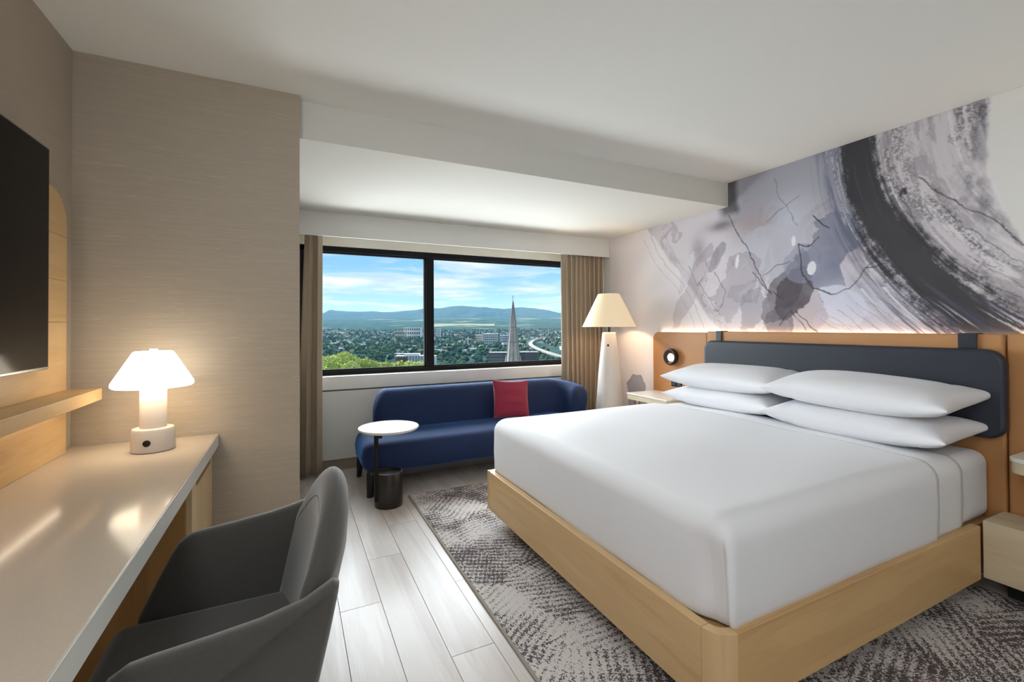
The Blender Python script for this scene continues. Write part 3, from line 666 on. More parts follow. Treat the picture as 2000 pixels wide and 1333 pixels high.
pillow(2.85, 1.405, PZ + 0.208, 0.90, 0.46, 0.185, (0, -6, -2), 6, 'white pillow on top of the near stack, overlapping the far pillows')

# ------------------------------------------------------------------ headboard
M_tan = mat('tan_leather', srgb(186, 134, 84), 0.5, noise=((6, 6, 6), 0.03), bump=((420, 420, 420), 0.25))
M_navy = mat('navy_leather', srgb(38, 44, 56), 0.42, noise=((6, 6, 6), 0.03), bump=((420, 420, 420), 0.25))
hb = thing('headboard', 'tan leather wall headboard in three panels with a navy bolster strapped on', 'headboard', (3.12, 2.0, 0.10))
prism('panel', rrect(2.672, 0.10, 3.300, 1.212, 0.07, corners=(1, 1, 0, 0))[0:0] or [(y, z) for (y, z) in rrect(2.672, 0.10, 3.300, 1.212, 0.07, corners=(1, 0, 0, 0))], 'X', 3.10, 3.155, M_tan, hb, bevel=0.01, seg=4)
box('panel', (3.09, 0.925, 0.10), (3.155, 2.668, 1.222), M_tan, hb, bevel=0.012, seg=4)
box('panel', (3.10, -0.05, 0.10), (3.155, 0.921, 1.225), M_tan, hb, bevel=0.012, seg=4)
bo = prism('bolster', rrect(0.905, 0.715, 2.650, 1.150, 0.075), 'X', 3.03, 3.088, M_navy, hb, bevel=0.022, seg=5); bo['label'] = 'navy leather bolster'
for ya, yb in ((2.515, 2.565), (1.018, 1.090)):
    s = boxes('strap', [((3.078, ya, 1.10), (3.0885, yb, 1.226)), ((3.080, ya, 1.2215), (3.16, yb, 1.2265))], M_navy, bo, bevel=0.002); s['label'] = 'navy strap'
LED_W = emission('warm_led', (1.0, 0.72, 0.46, 1), 14.0)
led = box('led_strip', (3.157, 0.0, 1.196), (3.172, 3.25, 1.204), LED_W, hb, bevel=0); led['label'] = 'glowing warm light strip'

# wall sconce on the far panel
sc = thing('reading_sconce', 'round dark bronze reading sconce with a glowing centre on the far headboard panel', 'wall lamp', (3.09, 3.045, 0.93))
def disc_x(name, prof, c, m, parent, n=40):
    """lathe around the X axis; prof (radius, x)"""
    V = []; F = []
    for r, x in prof:
        for k in range(n):
            a = 2 * math.pi * k / n; V.append((x, c[0] + r * math.cos(a), c[1] + r * math.sin(a)))
    for j in range(len(prof) - 1):
        for k in range(n): F.append((j * n + k, j * n + (k + 1) % n, (j + 1) * n + (k + 1) % n, (j + 1) * n + k))
    F.append(tuple(range(n - 1, -1, -1))); F.append(tuple((len(prof) - 1) * n + k for k in range(n)))
    o = link(name, V, F, m, parent, smooth=True); md = o.modifiers.new('es', 'EDGE_SPLIT'); md.split_angle = R(38); return o
M_bronze = mat('dark_bronze', srgb(58, 46, 42), 0.4, metal=0.5)
disc_x('housing', [(0.068, 3.098), (0.074, 3.085), (0.076, 3.062), (0.072, 3.052), (0.062, 3.050), (0.046, 3.062), (0.040, 3.068)], (3.045, 0.99), M_bronze, sc)
housing = sc.children[0]
disc_x('inner_ring', [(0.042, 3.070), (0.042, 3.058), (0.038, 3.056), (0.034, 3.060)], (3.03, 0.985), M_bronze, housing)
disc_x('lens', [(0.0335, 3.066), (0.033, 3.052), (0.028, 3.048)], (3.03, 0.985), emission('sconce_glow', (1.0, 0.86, 0.62, 1), 12.0), housing)
# power outlet
ol = thing('power_outlet', 'black power outlet on the tan headboard panel below the sconce', 'outlet', (3.09, 3.0, 0.735))
cp = box('cover_plate', (3.094, 2.945, 0.722), (3.101, 3.065, 0.776), M_black, ol, bevel=0.002)
for yy in (2.975, 3.035): box('socket', (3.091, yy - 0.022, 0.732), (3.0945, yy + 0.022, 0.766), mat('socket_grey', srgb(52, 56, 66), 0.5), cp, bevel=0.002)

# ------------------------------------------------------------------ nightstands
M_quartz = mat('white_quartz', srgb(232, 230, 224), 0.18, noise=((8, 8, 8), 0.02))
M_grey = mat('grey_lacquer', srgb(150, 152, 154), 0.5)
nsl = thing('nightstand', 'nightstand with white stone top beyond the bed, by the floor lamp', 'nightstand', (2.93, 3.0, 0.0))
box('top', (2.745, 2.775, 0.648), (3.098, 3.262, 0.662), M_quartz, nsl, bevel=0.004)
box('shelf', (2.750, 2.780, 0.604), (3.098, 3.257, 0.6475), M_maple, nsl, bevel=0.003)
box('support', (2.86, 2.80, 0.362), (3.098, 3.21, 0.6035), M_grey, nsl, bevel=0.002)
box('drawer_box', (2.80, 2.72, 0.10), (3.098, 3.262, 0.361), M_maple, nsl, bevel=0.003)
box('plinth', (2.95, 2.78, 0.0), (3.098, 3.2, 0.0995), mat('dark_plinth'), nsl)
nsr = thing('nightstand', 'nightstand with rounded white top on the near side of the bed', 'nightstand', (2.98, 0.6, 0.0))
P = rrect(2.85, 0.25, 3.098, 0.855, 0.05, corners=(0, 1, 1, 0))
prism('top', P, 'Z', 0.662, 0.682, M_quartz, nsr, bevel=0.004, seg=3)
P = rrect(2.855, 0.255, 3.098, 0.850, 0.05, corners=(0, 1, 1, 0))
prism('shelf', P, 'Z', 0.612, 0.6615, M_maple, nsr, bevel=0.003)
box('support', (3.04, 0.32, 0.372), (3.098, 0.80, 0.6115), mat('brown_backing', srgb(92, 64, 42), 0.6), nsr)
box('drawer_box', (2.857, 0.25, 0.108), (3.088, 0.935, 0.370), M_maple, nsr, bevel=0.003)
box('plinth', (3.0, 0.3, 0.0), (3.098, 0.9, 0.1075), mat('dark_plinth'), nsr)

# ------------------------------------------------------------------ floor lamp
fx, fy = 2.84, 3.63
fl = thing('floor_lamp', 'white floor lamp with cream cone shade beside the curtain and the mural', 'lamp', (fx, fy, 0))
M_lw = mat('matt_white_ceramic', srgb(226, 220, 214), 0.45)
lathe('base', [(0.168, 0.0), (0.17, 0.004), (0.142, 0.35), (0.108, 0.80), (0.075, 1.12), (0.066, 1.200), (0.060, 1.206)], (fx, fy), M_lw, fl, 64)
lathe('neck', [(0.012, 1.206), (0.012, 1.50)], (fx, fy), M_black, fl, 16)
def shade_mat(name, base, em, st):
    m = mat(name, base, 0.8, bump=((300, 300, 300), 0.15)); b = m.node_tree.nodes['Principled BSDF']
    b.inputs['Emission Color'].default_value = em; b.inputs['Emission Strength'].default_value = st; return m
M_shade = shade_mat('cream_linen_shade', srgb(236, 214, 180), (1.0, 0.80, 0.55, 1), 0.28)
lathe('shade', [(0.262, 1.262), (0.104, 1.588)], (fx, fy), M_shade, fl, 64, cap=False, solid=0.003)
lathe('shade_ring', [(0.04, 1.497), (0.04, 1.502)], (fx, fy), M_black, fl, 24)
lathe('bulb', [(0.01, 1.36), (0.028, 1.38), (0.034, 1.41), (0.026, 1.44), (0.012, 1.46)], (fx + 0.03, fy), emission('bulb_glow', (1, 0.78, 0.5, 1), 25.0), fl, 24)
disc = lathe('switch', [(0.011, 1.08), (0.011, 1.081)], (0, 0), M_black, fl, 20)
# the switch faces the room: stand the disc on the cone's surface
disc.location = (0, 0, 0); ang = math.atan2(0 - fy, 0 - fx) - 0.12
disc.parent = fl; rr = 0.080
disc.location = (rr * math.cos(ang), rr * math.sin(ang), 1.08); disc.rotation_euler = Vector((math.cos(ang), math.sin(ang), 0.1)).to_track_quat('Z', 'Y').to_euler()
lp = light('floor_lamp_bulb', 'POINT', (fx, fy, 1.42), energy=7, color=(1.0, 0.72, 0.45), shadow_soft_size=0.03); lp.location = (fx, fy - 0.05, 1.42)

# ------------------------------------------------------------------ curtains
def curtain_mat():
    m = mat('taupe_curtain', srgb(164, 148, 128), 0.8, noise=((40, 40, 300), 0.07), bump=((300, 300, 500), 0.3), sheen=0.2); return m
M_cur = curtain_mat()
def curtain(name, x0, x1, yc, folds, amp, z0, z1, label, seed, flare=0.0, n=260):
    rnd = random.Random(seed); rows = []
    ph = [rnd.uniform(-0.5, 0.5) for _ in range(int(folds) + 3)]; am = [rnd.uniform(0.65, 1.15) for _ in range(int(folds) + 3)]
    for j in range(19):
        t = j / 18; z = z0 + (z1 - z0) * t; row = []
        for i in range(n + 1):
            s = i / n; q = s * folds; k = int(q)
            a = am[k] * (1 - (q - k)) + am[k + 1] * (q - k); p = ph[k] * (1 - (q - k)) + ph[k + 1] * (q - k)
            yy = yc + amp * a * math.sin(2 * math.pi * q + p) * (0.85 + 0.25 * (1 - t)) + 0.004 * math.sin(9 * t + q)
            xx = x0 + (x1 - x0) * s - flare * (1 - s) * min(1.0, 1.6 * (1 - t)) + flare * (s - 1) * (1 - t) + 0.35 * amp * math.sin(4 * math.pi * q + p)
            row.append((xx, yy, z))
        rows.append(row)
    o = grid(name, rows, M_cur, solid=0.003)
    tag(o, label, 'curtain'); return o
curtain('curtain', 0.096, 0.238, 4.17, 2.4, 0.030, 0.028, ZV + 0.16, 'narrow taupe curtain stack at the left end of the window by the beige partition', 2, flare=0.026, n=120)
curtain('curtain', 2.615, 3.162, 4.138, 9.3, 0.046, 0.028, ZV + 0.16, 'wide pleated taupe curtain at the right end of the window behind the floor lamp', 5)
tr = struct(box('trim_6', (XC + 0.02, 4.12, ZV + 0.162), (XR - 0.02, 4.19, ZB - 0.002), mat('track_white', srgb(210, 210, 208), 0.5), bevel=0))

# ------------------------------------------------------------------ sofa
M_vel = mat('navy_velvet', srgb(3, 32, 74), 0.8, noise=((5, 5, 5), 0.12), bump=((9, 9, 9), 0.2), sheen=0.45)
M_vel.node_tree.nodes['Principled BSDF'].inputs['Sheen Tint'].default_value = (0.12, 0.38, 0.95, 1)
M_vel.node_tree.nodes['Principled BSDF'].inputs['Sheen Roughness'].default_value = 0.4
sofa = thing('sofa', 'navy velvet daybed sofa with wraparound back under the window', 'sofa', (1.5, 3.8, 0))
# seat: plan outline with large radii, lofted with rounded top and bottom edges
def loft_outline(name, outline, prof, m, parent):
    """outline: closed plan polygon; prof: (inset, z) rows; inset along the local normal"""
    n = len(outline); P = np.array(outline); tan = np.roll(P, -1, 0) - np.roll(P, 1, 0); tan /= np.linalg.norm(tan, axis=1)[:, None]
    nor = np.stack([tan[:, 1], -tan[:, 0]], 1)
    area = 0.5 * np.sum(P[:, 0] * np.roll(P[:, 1], -1) - P[:, 1] * np.roll(P[:, 0], -1))
    if area < 0: nor = -nor
    rows = [[(P[i, 0] - nor[i, 0] * d, P[i, 1] - nor[i, 1] * d, z) for i in range(n)] for d, z in prof]
    return grid(name, rows, m, parent, closed_u=True, caps=True)
def edgeprof(z0, z1, r0, r1, bulge=0.0, top=0.01):
    p = []
    for i in range(7): a = R(90 * i / 6); p.append((r0 * (1 - math.sin(a)), z0 + r0 * (1 - math.cos(a))))
    p.append((-bulge, (z0 + z1) / 2))
    for i in range(9): a = R(90 * i / 8); p.append((r1 * (1 - math.cos(a)), z1 - r1 + r1 * math.sin(a)))
    p.append((r1 + 0.05, z1 + top))
    return p
def densify(P, step=0.03):
    out = []
    for a, b in zip(P, P[1:] + P[:1]):
        n = max(1, int(math.dist(a, b) / step))
        for k in range(n): out.append((a[0] + (b[0] - a[0]) * k / n, a[1] + (b[1] - a[1]) * k / n))
    return out
SX0, SX1, SY0, SY1 = 0.475, 2.50, 3.46, 4.10
loft_outline('seat', densify(rrect(SX0, SY0, SX1, SY1, 0.14, n=10)), edgeprof(0.175, 0.405, 0.06, 0.085, 0.006), M_vel, sofa)
loft_outline('base_frame', densify(rrect(SX0 + 0.07, SY0 + 0.07, SX1 - 0.07, SY1 - 0.05, 0.10, n=8)), [(0, 0.125), (0, 0.205)], mat('charcoal_base', srgb(62, 62, 64), 0.6), sofa)
# back: thick wall that runs along the window side and curls forward at the right end
def sofa_back():
    path = []; x = 0.62
    while x < 2.28: path.append((x, 3.985)); x += 0.05
    cx, cy, r = 2.28, 3.755, 0.23
    for i in range(0, 13): a = R(90 - 90 * i / 12); path.append((cx + r * math.cos(a), cy + r * math.sin(a)))
    path += [(2.51, 3.70), (2.512, 3.65)]
    P = np.array(path); tan = np.gradient(P, axis=0); tan /= np.linalg.norm(tan, axis=1)[:, None]; nor = np.stack([-tan[:, 1], tan[:, 0]], 1)
    arc = np.concatenate([[0], np.cumsum(np.linalg.norm(np.diff(P, axis=0), axis=1))]); Lx = arc[-1]
    rows = []
    def ring(c, nv, w, zt, sc, zc):
        out = []
        prof = []
        h = zt - 0.30; hw = w / 2
        for (a, b) in rrect(-hw, 0.0, hw, h, min(0.085, hw * 0.85), n=7, corners=(1, 1, 1, 1)): prof.append((a, b))
        for a, b in prof:
            zz = 0.30 + b; zz = zc + (zz - zc) * sc; q = a * sc
            lean = 0.05 * (b / 0.4) ** 1.3
            out.append((c[0] + nv[0] * (q + lean), c[1] + nv[1] * (q + lean), zz))
        return out
    n = len(P)
    for i in range(n):
        f = arc[i] / Lx
        zt = 0.735 - 0.06 * float(sstep(0.80, 1.0, f)) - 0.0 * f
        # rounded ends
        de = min(arc[i], Lx - arc[i]); rr = 0.09
        sc = 1.0 if de >= rr else (0.45 + 0.55 * math.sqrt(max(0, 1 - (1 - de / rr) ** 2)))
        rows.append(ring(P[i], nor[i], 0.19, zt, sc, 0.42))
    # add a few extra rows near both ends for the rounding
    return grid('backrest', rows, M_vel, sofa, closed_u=True, caps=True, sub=1)
sofa_back()
def sofa_leg(x, y, h, s, k=1.0):
    prof = [(0.036, h), (0.040, h * 0.8), (0.034, h * 0.45), (0.025, 0.0)]
    rows = []
    for r, z in prof[::-1]:
        r *= k; ox = s * 0.018 * (h - z) / h * 1.0
        rows.append([(x - ox + r * math.cos(a), y + r * 1.0 * math.sin(a) - 0.006 * (h - z) / h, z) for a in [2 * math.pi * q / 20 for q in range(20)]])
    return grid('leg', rows, M_legs, sofa, closed_u=True, caps=True)
sofa_leg(0.545, 3.53, 0.20, 1, 1.05); sofa_leg(0.530, 4.05, 0.20, 1, 0.8); sofa_leg(2.42, 3.53, 0.20, -1, 1.05); sofa_leg(2.42, 4.05, 0.20, -1, 0.8)

# red cushion leaning on the back
def cushion():
    n = 24; V = []; F = []; Ls, H = 0.355, 0.11
    f = lambda t: math.sin(t * math.pi / 2)
    for side in (1, -1):
        for j in range(n + 1):
            for i in range(n + 1):
                a = f(-1 + 2 * j / n); b = f(-1 + 2 * i / n); ax, bx = abs(a), abs(b)
                e = max(0, 1 - ax ** 2.4) * max(0, 1 - bx ** 2.4)
                x = b * Ls / 2 * (1 - 0.07 * (1 - a * a) * bx ** 3); z = a * Ls / 2 * (1 - 0.07 * (1 - b * b) * ax ** 3)
                V.append((x, side * (H / 2) * e ** 0.5 + 0.004 * math.sin(11 * a) * e, z))
    w = n + 1; k2 = w * w
    for k in (0, k2):
        for j in range(n):
            for i in range(n):
                q = (k + j * w + i, k + j * w + i + 1, k + (j + 1) * w + i + 1, k + (j + 1) * w + i); F.append(q)
    me = bpy.data.meshes.new('cushion'); me.from_pydata(V, [], F); bm = bmesh.new(); bm.from_mesh(me); bmesh.ops.remove_doubles(bm, verts=bm.verts, dist=0.0004); bmesh.ops.recalc_face_normals(bm, faces=bm.faces); bm.to_mesh(me); bm.free()
    me.polygons.foreach_set('use_smooth', [True] * len(me.polygons))
    me.materials.append(mat('crimson_velvet', srgb(142, 22, 56), 0.8, noise=((9, 9, 9), 0.07), bump=((90, 90, 90), 0.3), sheen=0.4))
    o = bpy.data.objects.new('cushion', me); COL.objects.link(o); o.location = (1.835, 3.80, 0.595); o.rotation_euler = (R(-14), R(3), R(-6))
    tag(o, 'square crimson cushion leaning on the back of the navy sofa', 'cushion')
cushion()

# ------------------------------------------------------------------ side table
tx, ty = 0.628, 3.335
st = thing('side_table', 'round white topped side table with black drum base in front of the sofa', 'side table', (tx, ty, 0))
lathe('tabletop', [(0.195, 0.534), (0.205, 0.537), (0.212, 0.546), (0.212, 0.552), (0.209, 0.555)], (tx, ty), mat('white_marble', srgb(232, 228, 220), 0.3, noise=((7, 7, 7), 0.05)), st, 72)
lathe('drum_base', [(0.097, 0.0), (0.099, 0.004), (0.099, 0.236), (0.097, 0.24), (0.090, 0.24), (0.088, 0.226)], (tx - 0.006, ty - 0.02), mat('gunmetal', srgb(70, 66, 64), 0.28, metal=0.85, noise=((2, 2, 40), 0.12)), st, 56)
pa = (tx - 0.098, ty - 0.062)
box('pole', (pa[0] - 0.014, pa[1] - 0.013, 0.05), (pa[0] + 0.014, pa[1] + 0.013, 0.534), M_black, st, bevel=0.006, seg=3)
box('bracket', (pa[0] - 0.005, pa[1] - 0.01, 0.522), (tx + 0.05, pa[1] + 0.08, 0.5335), M_black, st, bevel=0.002)
boxes('gusset', [((pa[0] + 0.01, pa[1] - 0.004, 0.49), (pa[0] + 0.04, pa[1] + 0.004, 0.522))], M_black, st)

# ------------------------------------------------------------------ desk
DX, DZ = -0.305, 0.79
desk = thing('desk', 'built-in desk with pale stone top and maple cupboard along the left wall', 'desk', (-0.56, 1.2, 0))
M_top = mat('taupe_quartz', srgb(178, 166, 152), 0.12, noise=((180, 180, 180), 0.03), spec=0.09)
box('desktop', (XL + 0.002, -0.9, 0.733), (DX, YC - 0.002, DZ), M_top, desk, bevel=0.0025, seg=2)
box('front_edge', (DX + 0.0002, -0.9, 0.734), (DX + 0.002, YC - 0.003, DZ - 0.0018), mat('pale_edge', srgb(214, 212, 206), 0.35), desk, bevel=0)
YK = 1.985
M_cab = wood('maple_z', srgb(214, 190, 150), srgb(192, 164, 122), 'Z', 0.45)
M_cabd = wood('oak_inner_z', srgb(170, 128, 76), srgb(140, 100, 56), 'Z', 0.5)
cab = box('side_panel', (XL + 0.002, YK, 0.0), (-0.345, YK + 0.02, 0.7325), M_cabd, desk)
box('cupboard_body', (XL + 0.002, YK + 0.021, 0.06), (-0.350, YC - 0.003, 0.7325), mat('cupboard_dark', srgb(44, 34, 24), 0.7), desk, bevel=0)
# door with a slanted finger pull cut out of its top edge
y0, y1 = YK + 0.003, YC - 0.032
dr = prism('door', [(y0, 0.06), (y1, 0.06), (y1, 0.73), (y1 - 0.005, 0.73), (y1 - 0.015, 0.672), (y0 + 0.085, 0.672), (y0 + 0.065, 0.73), (y0, 0.73)], 'X', -0.345, -0.326, M_cab, desk, bevel=0.0015)
box('filler_strip', (-0.345, YC - 0.029, 0.06), (-0.328, YC - 0.003, 0.7325), M_cab, desk, bevel=0.001)
box('end_panel', (XL + 0.002, -0.9, 0.0), (-0.345, -0.88, 0.7325), M_cabd, desk)
box('modesty_panel', (XL + 0.0025, -0.879, 0.25), (XL + 0.02, YK - 0.001, 0.7325), M_cabd, desk)

# ------------------------------------------------------------------ tv panel, shelf, television
pan = thing('wall_panel', 'light oak panel of wide boards behind the television', 'wall panel', (XL + 0.01, 1.2, DZ))
ya, yb = -0.9, 2.352
zs = [DZ + 0.001, 0.992, 1.30, 1.46, 1.63, 1.80]
for k in range(5):
    z0, z1 = zs[k], zs[k + 1]
    if k < 4: Pp = [(ya, z0), (yb, z0), (yb, z1 - 0.0012), (ya, z1 - 0.0012)]
    else:
        Pp = [(ya, z0), (yb, z0)] + [(yb - 0.13 + 0.13 * math.cos(R(a)), z1 - 0.13 + 0.13 * math.sin(R(a))) for a in range(0, 91, 10)] + [(ya, z1)]
    prism('board', Pp, 'X', XL + 0.001, XL + 0.022, M_oak, pan, bevel=0.0008)
shf = thing('wall_shelf', 'floating oak shelf under the television with a light strip beneath', 'shelf', (-0.74, 1.2, 0.99))
box('shelf_board', (XL + 0.023, -0.9, 0.990), (-0.685, 2.352, 1.036), M_oak, shf, bevel=0.002)
s = box('led_strip', (XL + 0.03, -0.6, 0.9855), (XL + 0.040, 2.26, 0.9897), emission('shelf_led', (1.0, 0.84, 0.64, 1), 9.5), shf, bevel=0); s['label'] = 'glowing warm light strip'
tv = thing('television', 'large flat black television mounted over the oak shelf', 'television', (XL + 0.04, 1.43, 1.136))
M_scr = mat('tv_screen', (0.002, 0.002, 0.0025, 1), 0.12, spec=0.10)
M_bez = mat('tv_bezel', srgb(14, 14, 15), 0.3, metal=0.3)
box('back_shell', (XL + 0.0225, 0.80, 1.20), (-0.768, 2.04, 1.84), mat('tv_back', srgb(20, 20, 21), 0.5), tv)
bz = box('bezel', (-0.7675, 0.755, 1.136), (-0.7555, 2.102, 1.896), M_bez, tv, bevel=0.001)
box('screen', (-0.7556, 0.763, 1.146), (-0.7545, 2.096, 1.890), M_scr, bz, bevel=0)
s = box('bottom_trim', (-0.7556, 0.757, 1.1375), (-0.7535, 2.1, 1.1445), mat('brushed_steel', srgb(150, 150, 150), 0.3, metal=0.9), bz, bevel=0.0005)

# ------------------------------------------------------------------ table lamp
lx, ly = -0.497, 2.25
tl = thing('table_lamp', 'white table lamp with glowing conical shade on the desk', 'lamp', (lx, ly, DZ))
M_lb = mat('satin_white_metal', srgb(196, 186, 178), 0.35)
tb = [(0.092, DZ), (0.093, DZ + 0.003), (0.090, DZ + 0.082), (0.086, DZ + 0.089), (0.078, DZ + 0.091)]
# oval foot, long side across the desk
lathe('foot', [(r, z) for r, z in tb], (lx, ly), M_lb, tl, 56, sx=0.78, sy=0.72)
lathe('stem', [(0.0475, DZ + 0.0915), (0.0475, 1.075), (0.045, 1.078)], (lx, ly), M_lb, tl, 48, sx=0.92, sy=0.92)
M_ts = mat('opal_glass', srgb(250, 244, 232), 0.4, emit=((1.0, 0.87, 0.68, 1), 5.0))
lathe('shade', [(0.126, 1.044), (0.132, 1.050), (0.131, 1.060), (0.066, 1.176), (0.060, 1.181), (0.015, 1.182)], (lx, ly), M_ts, tl, 64, cap=False, solid=0.003)
lathe('finial', [(0.013, 1.183), (0.013, 1.192)], (lx, ly), M_ts, tl, 24)
lathe('foot_ring', [(0.0725, DZ - 0.0004), (0.0725, DZ + 0.002)], (lx, ly), M_black, tl, 48, sx=1.0, sy=0.93)
a = math.atan2(-ly, -lx) - 0.30
b_ = lathe('switch', [(0.0125, 0.0), (0.0125, 0.003), (0.010, 0.004)], (0, 0), M_black, tl, 24)
pxy = (0.092 * 0.78 * math.cos(a), 0.092 * 0.72 * math.sin(a)); b_.location = (pxy[0], pxy[1], 0.040)
nrm = Vector((math.cos(a) / 0.78, math.sin(a) / 0.72, 0.03)).normalized(); b_.rotation_euler = nrm.to_track_quat('Z', 'Y').to_euler()

# ------------------------------------------------------------------ desk chair
M_chair = mat('charcoal_felt', srgb(66, 64, 60), 0.9, noise=((120, 120, 120), 0.10), bump=((500, 500, 500), 0.4), sheen=0.5)
ch = thing('desk_chair', 'charcoal fabric armchair with a rounded back drawn up to the desk', 'chair', (-0.12, 1.35, 0))
def arm(sgn):
    """upholstered side panel; sgn -1 = near the camera, +1 = far"""
    yo = 1.352 + sgn * 0.262
    # outline in (x, z), swept with thickness; outer face flares out to the top
    top = [(-0.395, 0.40), (-0.385, 0.47), (-0.345, 0.555), (-0.318, 0.61), (-0.300, 0.640), (-0.272, 0.658), (-0.235, 0.664), (-0.15, 0.672), (-0.06, 0.683), (0.02, 0.700), (0.062, 0.716), (0.080, 0.722), (0.094, 0.712), (0.092, 0.69), (0.075, 0.60), (0.050, 0.48), (0.035, 0.40)]
    out = [(x, z) for x, z in top]
    V = []; F = []
    n = len(out); th = 0.042; r = 0.014
    cx = sum(p[0] for p in out) / n; cz = sum(p[1] for p in out) / n
    rings = []
    for (d, off) in ((r, -th / 2), (r * 0.3, -th / 2 + r * 0.3), (0, -th / 2 + r), (0, th / 2 - r), (r * 0.3, th / 2 - r * 0.3), (r, th / 2)):
        ring = []
        for i, (x, z) in enumerate(out):
            a = np.array(out[(i - 1) % n]); b = np.array(out[(i + 1) % n]); t = b - a; t /= np.linalg.norm(t); nv = np.array([-t[1], t[0]])
            if np.dot(nv, np.array([x - cx, z - cz])) < 0: nv = -nv
            x2, z2 = x - nv[0] * d, z - nv[1] * d
            bend = 0.03 * max(0, (x2 + 0.02) / 0.11) ** 2
            y = yo + sgn * (0.035 * (z2 - 0.46) / 0.2 - bend) + off
            ring.append((x2, y, z2))
        rings.append(ring)
    o = grid('arm', rings, M_chair, ch, closed_u=True, caps=True)
    md = o.modifiers.new('es', 'EDGE_SPLIT'); md.split_angle = R(60)
    return o
arm(-1); arm(1)
def chair_back():
    rows = []
    nu, nv = 36, 22
    def surf(u, v, side):
        # u across (-1 near .. 1 far), v up 0..1
        w = 0.245 - 0.03 * (1 - v) ; au = abs(u)
        zt = 0.655 + 0.225 * max(0.0, 1 - au ** 1.85) ** 0.62
        z = 0.42 + (zt - 0.42) * v
        y = 1.352 + 0.262 * u * (1 - 0.10 * (1 - v)) * (1 if v < 0.6 else 1 - 0.0 * (v - 0.6))
        base = 0.030 + 0.100 * (z - 0.42) / 0.45 - 0.16 * max(0, z - 0.72)            # lean
        curve = -0.055 * au ** 2.5                           # wraps forward at the sides
        th = 0.036 * (1 - 0.25 * au ** 4) * (1.0 if v < 0.86 else math.sqrt(max(0.02, 1 - ((v - 0.86) / 0.14) ** 2)))
        th *= math.sqrt(max(0.03, 1 - max(0, (au - 0.9) / 0.1) ** 2))
        return (base + curve + side * th, y, z)
    V = []; F = []
    for side in (1, -1):
        for j in range(nv + 1):
            for i in range(nu + 1):
                uu = math.sin((-1 + 2 * i / nu) * math.pi / 2); vv = math.sin(j / nv * math.pi / 2); V.append(surf(uu, vv, side))
    w = nu + 1; k2 = w * (nv + 1)
    for k in (0, k2):
        for j in range(nv):
            for i in range(nu): F.append((k + j * w + i, k + j * w + i + 1, k + (j + 1) * w + i + 1, k + (j + 1) * w + i))
    bnd = [i for i in range(w)] + [j * w + nu for j in range(1, nv + 1)] + [nv * w + i for i in range(nu - 1, -1, -1)] + [j * w for j in range(nv - 1, 0, -1)]
    for a, b in zip(bnd, bnd[1:] + bnd[:1]): F.append((a, b, k2 + b, k2 + a))
    o = link('backrest', V, F, M_chair, ch, smooth=True)
    # stitched seam just inside the outline of the back
    P = [Vector(surf(0.93 * math.sin(R(a)), 0.80 + 0.03 * math.cos(R(a)), -1.0)) for a in range(-88, 89, 4)]
    P = [Vector(surf(-0.90, v, -1.0)) for v in (0.2, 0.35, 0.5, 0.65, 0.75)] + P[4:-4] + [Vector(surf(0.90, v, -1.0)) for v in (0.75, 0.65, 0.5, 0.35, 0.2)]
    rows = []
    for i, c in enumerate(P):
        t = (P[min(i + 1, len(P) - 1)] - P[max(i - 1, 0)]).normalized(); a = t.orthogonal().normalized(); b = t.cross(a)
        rows.append([tuple(c + a * 0.0011 * math.cos(q) + b * 0.0011 * math.sin(q)) for q in (0, 1.57, 3.14, 4.71)])
    grid('seam', rows, mat('seam_thread', srgb(60, 58, 56), 0.9), o, closed_u=True)
    return o
chair_back()
o = box('seat', (-0.435, 1.118, 0.385), (0.035, 1.588, 0.468), M_chair, ch, bevel=0.035, seg=5)
for k, (x, y) in enumerate(((-0.36, 1.16), (-0.36, 1.54), (0.0, 1.16), (0.0, 1.54))):
    dx = -0.02 if x < -0.2 else 0.03; dy = -0.015 if y < 1.3 else 0.015
    rows = [[(x + dx * (1 - t) + r * math.cos(a), y + dy * (1 - t) + r * math.sin(a), 0.386 * t) for a in [2 * math.pi * q / 16 for q in range(16)]] for t, r in ((0, 0.011), (0.5, 0.015), (1, 0.019))]
    grid('leg', rows, M_legs, ch, closed_u=True, caps=True)

# ------------------------------------------------------------------ the city outside
GZ = -80.0
FD = np.array([0.4374, 0.8992]); RD = np.array([0.8992, -0.4374])
def ray_pt(u, d):
    """ground-plan point at forward distance d seen at picture column u"""
    s = (u - 1000) / 883.155; return FD * d + RD * (d * s)
ridge_u = [380, 560, 620, 634, 642, 700, 760, 800, 830, 860, 885, 905, 930, 960, 985, 1005, 1022, 1045, 1075, 1100, 1160, 1300]
ridge_v = [612, 610, 612, 611, 606, 608, 609, 607, 604, 602, 598.5, 598.5, 601, 604, 606, 604, 602, 604, 609, 614, 618, 615]
def ground_h(u, d):
    f = GZ + 330 * sstep(2500, 15500, d)
    rv = np.interp(u, ridge_u, ridge_v)
    hr = 1.3 + (637.5 - rv) / 883.0 * 21000
    w = sstep(14500, 21000, d)
    f = f * (1 - w) + hr * w
    f = f + np.where(d > 15500, (fbm(u * 0.03, d * 0.0006, 3, 5) - 0.5) * 160 * (1 - sstep(20000, 21000, d)), 0)
    f = f + np.where(d > 1200, (fbm(u * 0.02 + 3, d * 0.0012, 3, 9) - 0.5) * 30 * sstep(1200, 3000, d), 0)
    # wooded mound near the building, lower left
    f = f + 42 * np.exp(-((d - 330) / 110.0) ** 2) * sstep(800, 660, u)
    return f
